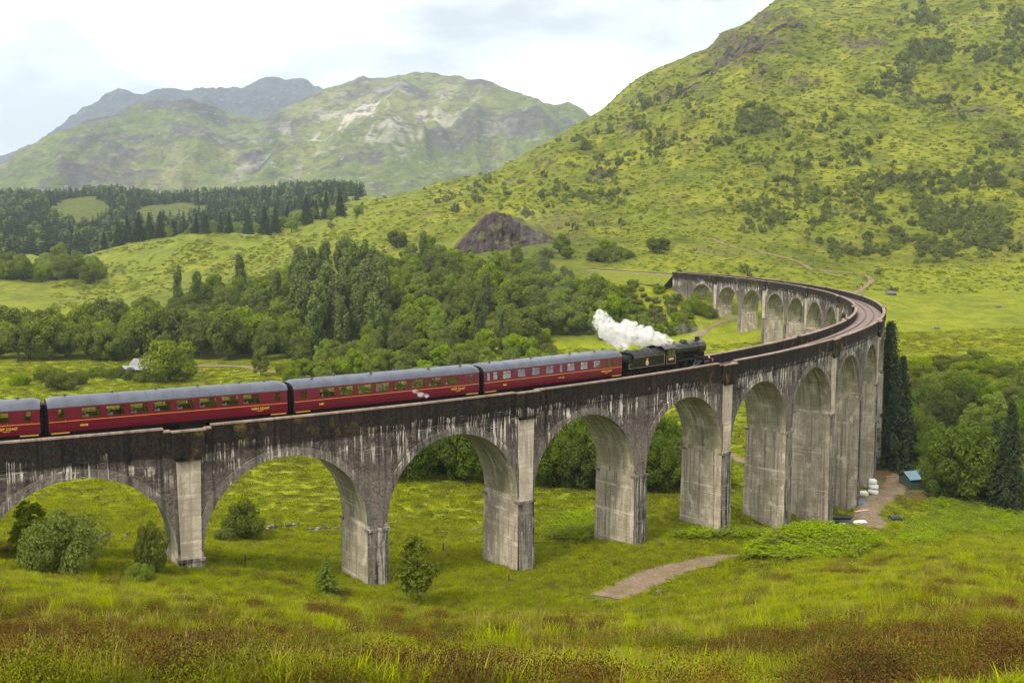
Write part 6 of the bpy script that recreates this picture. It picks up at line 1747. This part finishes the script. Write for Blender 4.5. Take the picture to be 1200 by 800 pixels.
for i, (px, D, lb) in enumerate(((1053, 199, 'orange board lying on the brown yard earth, rear one'), (1051, 194, 'orange board lying on the brown yard earth, front one'))):
    p = at(px, D); mb = MB(); mb.box(-1.1, 1.1, -.18, .18, 0, .1); mb.box(-.9, -.7, -.3, .3, -.05, 0); o = mb.obj('board', m_or, None, loc=(p.x, p.y, p.z+.1)); o.rotation_euler[2] = .1; tag(o, lb, 'board')

# ---- walkers
SKEL = [(0,0,.93),(0,0,1.18),(0,0,1.42),(0,0,1.52),(0,.02,1.66), (.10,0,.90),(.12,.10,.50),(.13,.04,.06),(.13,.17,.03), (-.10,0,.90),(-.12,-.10,.50),(-.13,-.20,.06),(-.13,-.06,.03), (.19,0,1.40),(.27,-.03,1.12),(.25,.12,.92), (-.19,0,1.40),(-.27,.04,1.12),(-.25,.2,.94)]
SKR = [.155,.15,.15,.06,.105, .095,.068,.045,.035, .095,.068,.045,.035, .07,.05,.035, .07,.05,.035]
SKE = [(0,1),(1,2),(2,3),(3,4),(0,5),(5,6),(6,7),(7,8),(0,9),(9,10),(10,11),(11,12),(2,13),(13,14),(14,15),(2,16),(16,17),(17,18)]
def person_base():
    me = bpy.data.meshes.new('person'); me.from_pydata(SKEL, SKE, []); o = bpy.data.objects.new('person_tmp', me); COL.objects.link(o)
    md = o.modifiers.new('skin', 'SKIN'); md.use_smooth_shade = True
    for i, r in enumerate(SKR): me.skin_vertices[0].data[i].radius = (r, r*.85)
    me.skin_vertices[0].data[0].use_root = True
    sb = o.modifiers.new('sub', 'SUBSURF'); sb.levels = 1; sb.render_levels = 1
    dg = bpy.context.evaluated_depsgraph_get(); m2 = bpy.data.meshes.new_from_object(o.evaluated_get(dg)); bpy.data.objects.remove(o)
    return m2
PBASE = person_base()
def walker(px, py, top, legs, rz, label, D=None):
    p = raycast(px, py) if D is None else at(px, D)
    me = PBASE.copy(); me.materials.clear()
    for mm in (plain('top_%s' % label[:28], top, .8, var=.05), plain('skin', (.48, .30, .22), .6), plain('dark_hair', (.03, .02, .015), .7), plain('legs_%s' % label[:28], legs, .8, var=.05)): me.materials.append(mm)
    for pl in me.polygons:
        z, r = pl.center.z, math.hypot(pl.center.x, pl.center.y)
        pl.material_index = 3 if z < .97 and r < .24 else (1 if z < .98 and r >= .24 else (0 if z < 1.47 else (2 if z > 1.69 or (pl.center.y < -.02 and z > 1.58) else 1)))
    o = link('person', me, loc=(p.x, p.y, p.z-.01)); o.rotation_euler[2] = rz; tag(o, label, 'person', 'walkers')
walker(221, 0, (.03, .13, .50), (.03, .05, .12), .4, 'person in blue jacket walking by the round tree near the barn', D=297)
walker(236, 0, (.60, .10, .14), (.06, .06, .09), 2.6, 'person in red top on the meadow road right of the blue one', D=301)
walker(801, 357, (.62, .05, .40), (.05, .05, .07), 1.0, 'person in bright pink jacket on the bank below the far viaduct end')
walker(784, 362, (.7, .7, .7), (.05, .05, .07), 1.6, 'person in white top on the bank left of the one in pink')
walker(1011, 337, (.03, .05, .09), (.03, .03, .04), .2, 'walker in dark clothes on the hill path above the viaduct bend')
walker(817, 262, (.55, .06, .05), (.05, .05, .07), 1.2, 'walker in red jacket on the hillside at the start of the hill path')
walker(820, 264, (.05, .12, .35), (.05, .05, .07), 2.2, 'walker in blue jacket next to the red one on the hillside')
walker(790, 266, (.05, .06, .08), (.05, .05, .07), 2.2, 'walker in black on the hillside left of the red and blue pair')
walker(899, 297, (.06, .06, .07), (.04, .04, .05), 2.8, 'walker in dark coat on the upper hill path')

# ---- steam and smoke
def puff_cloud(name, pts, label, dens, col, noise_scale, lo, hi, voxel=.3):
    mb = MB(); g5 = random.Random(3)
    o0 = Vector(pts[0][0])
    for c, r in pts:
        c = Vector(c)-o0
        for k in range(14):
            d = Vector((g5.gauss(0, 1), g5.gauss(0, 1), g5.gauss(0, 1))).normalized()*r*g5.uniform(.3, .85)
            rr_ = r*g5.uniform(.28, .62)
            prof = [(max(1e-3, rr_*math.sin(math.pi*i/8)), -rr_*math.cos(math.pi*i/8)) for i in range(9)]
            mb.lathe(prof, 'z', 10, tuple(c+d))
    me = mb.mesh(name, None, smooth=True)
    tmp = bpy.data.objects.new('tmp', me); COL.objects.link(tmp)
    rm = tmp.modifiers.new('r', 'REMESH'); rm.mode = 'VOXEL'; rm.voxel_size = voxel
    dg = bpy.context.evaluated_depsgraph_get(); m2 = bpy.data.meshes.new_from_object(tmp.evaluated_get(dg)); bpy.data.objects.remove(tmp)
    m = new_mat(name); t = NT(m)
    pos = t.n('ShaderNodeNewGeometry').outputs['Position']
    nz = t.noise(pos, noise_scale, 5, .6)
    dn = t.math('MULTIPLY', t.step(nz, lo, hi), dens)
    v = t.n('ShaderNodeVolumePrincipled', {'Color': (*col, 1), 'Density': dn, 'Anisotropy': 0.0})
    t.out(None, v.outputs[0])
    m2.materials.clear(); m2.materials.append(m)
    o = link(name, m2, loc=tuple(o0)); tag(o, label, 'steam', kind='stuff'); return o
def tp(px, py, D):
    v = ray(px, py); return (v.x/v.y*D, D, CZ+v.z/v.y*D)
puff_cloud('steam', [(tp(786,400,125),.45),(tp(780,398,125),.75),(tp(772,396,125),1.1),(tp(763,395,125),1.2),(tp(753,394,124.5),1.3),(tp(743,393,124),1.4),(tp(733,391,124),1.5),(tp(723,389,123.5),1.6),(tp(714,386,123),1.5),(tp(707,382,123),1.3),(tp(703,376,123),1.1),(tp(702,370,123),.8),(tp(728,399,122.5),1.0),(tp(729,406,122),.7)],
           'white steam plume blowing back over the tender from the engine', 4.2, (1, 1, 1), 1.9, .42, .78, .16)
puff_cloud('smoke', [(tp(828,392,134),.45),(tp(821,388,134),.9),(tp(812,387,134),1.2),(tp(803,388,134),1.1),(tp(795,389,134),.8)],
           'thin grey smoke drifting from the engine chimney', .16, (.75, .74, .75), .9, .42, .66)
puff_cloud('steam', [(tp(493,462,97),.35),(tp(487,458,97),.3),(tp(500,463,97.2),.3)], 'small wisp of steam against the side of the middle coach', 1.6, (1, 1, 1), 2.5, .40, .6, .12)
puff_cloud('steam', [(tp(622,318,440),1.6),(tp(627,315,440),1.2),(tp(620,312,440),1.1)], 'small white puff hanging over the wood behind the train', .8, (1, 1, 1), .6, .38, .58, .5)
puff_cloud('smoke', [(tp(690,378,300),5),(tp(665,352,330),8),(tp(645,322,360),9),(tp(630,292,400),10),(tp(622,266,430),9)], 'faint bluish smoke hanging over the wood behind the engine', 0.0022, (.8, .86, .95), .09, .34, .68, 1.5)

# ---- air
hz_ = MB(); hz_.box(-12000, 12000, -400, 9600, -12, 1350)
m_haze = new_mat('haze_air'); t = NT(m_haze)
t.out(None, t.n('ShaderNodeVolumePrincipled', {'Color': (.70, .84, 1.0, 1), 'Density': 6.8e-5, 'Anisotropy': 0.0}).outputs[0])
tag(hz_.obj('haze', m_haze), kind='stuff')
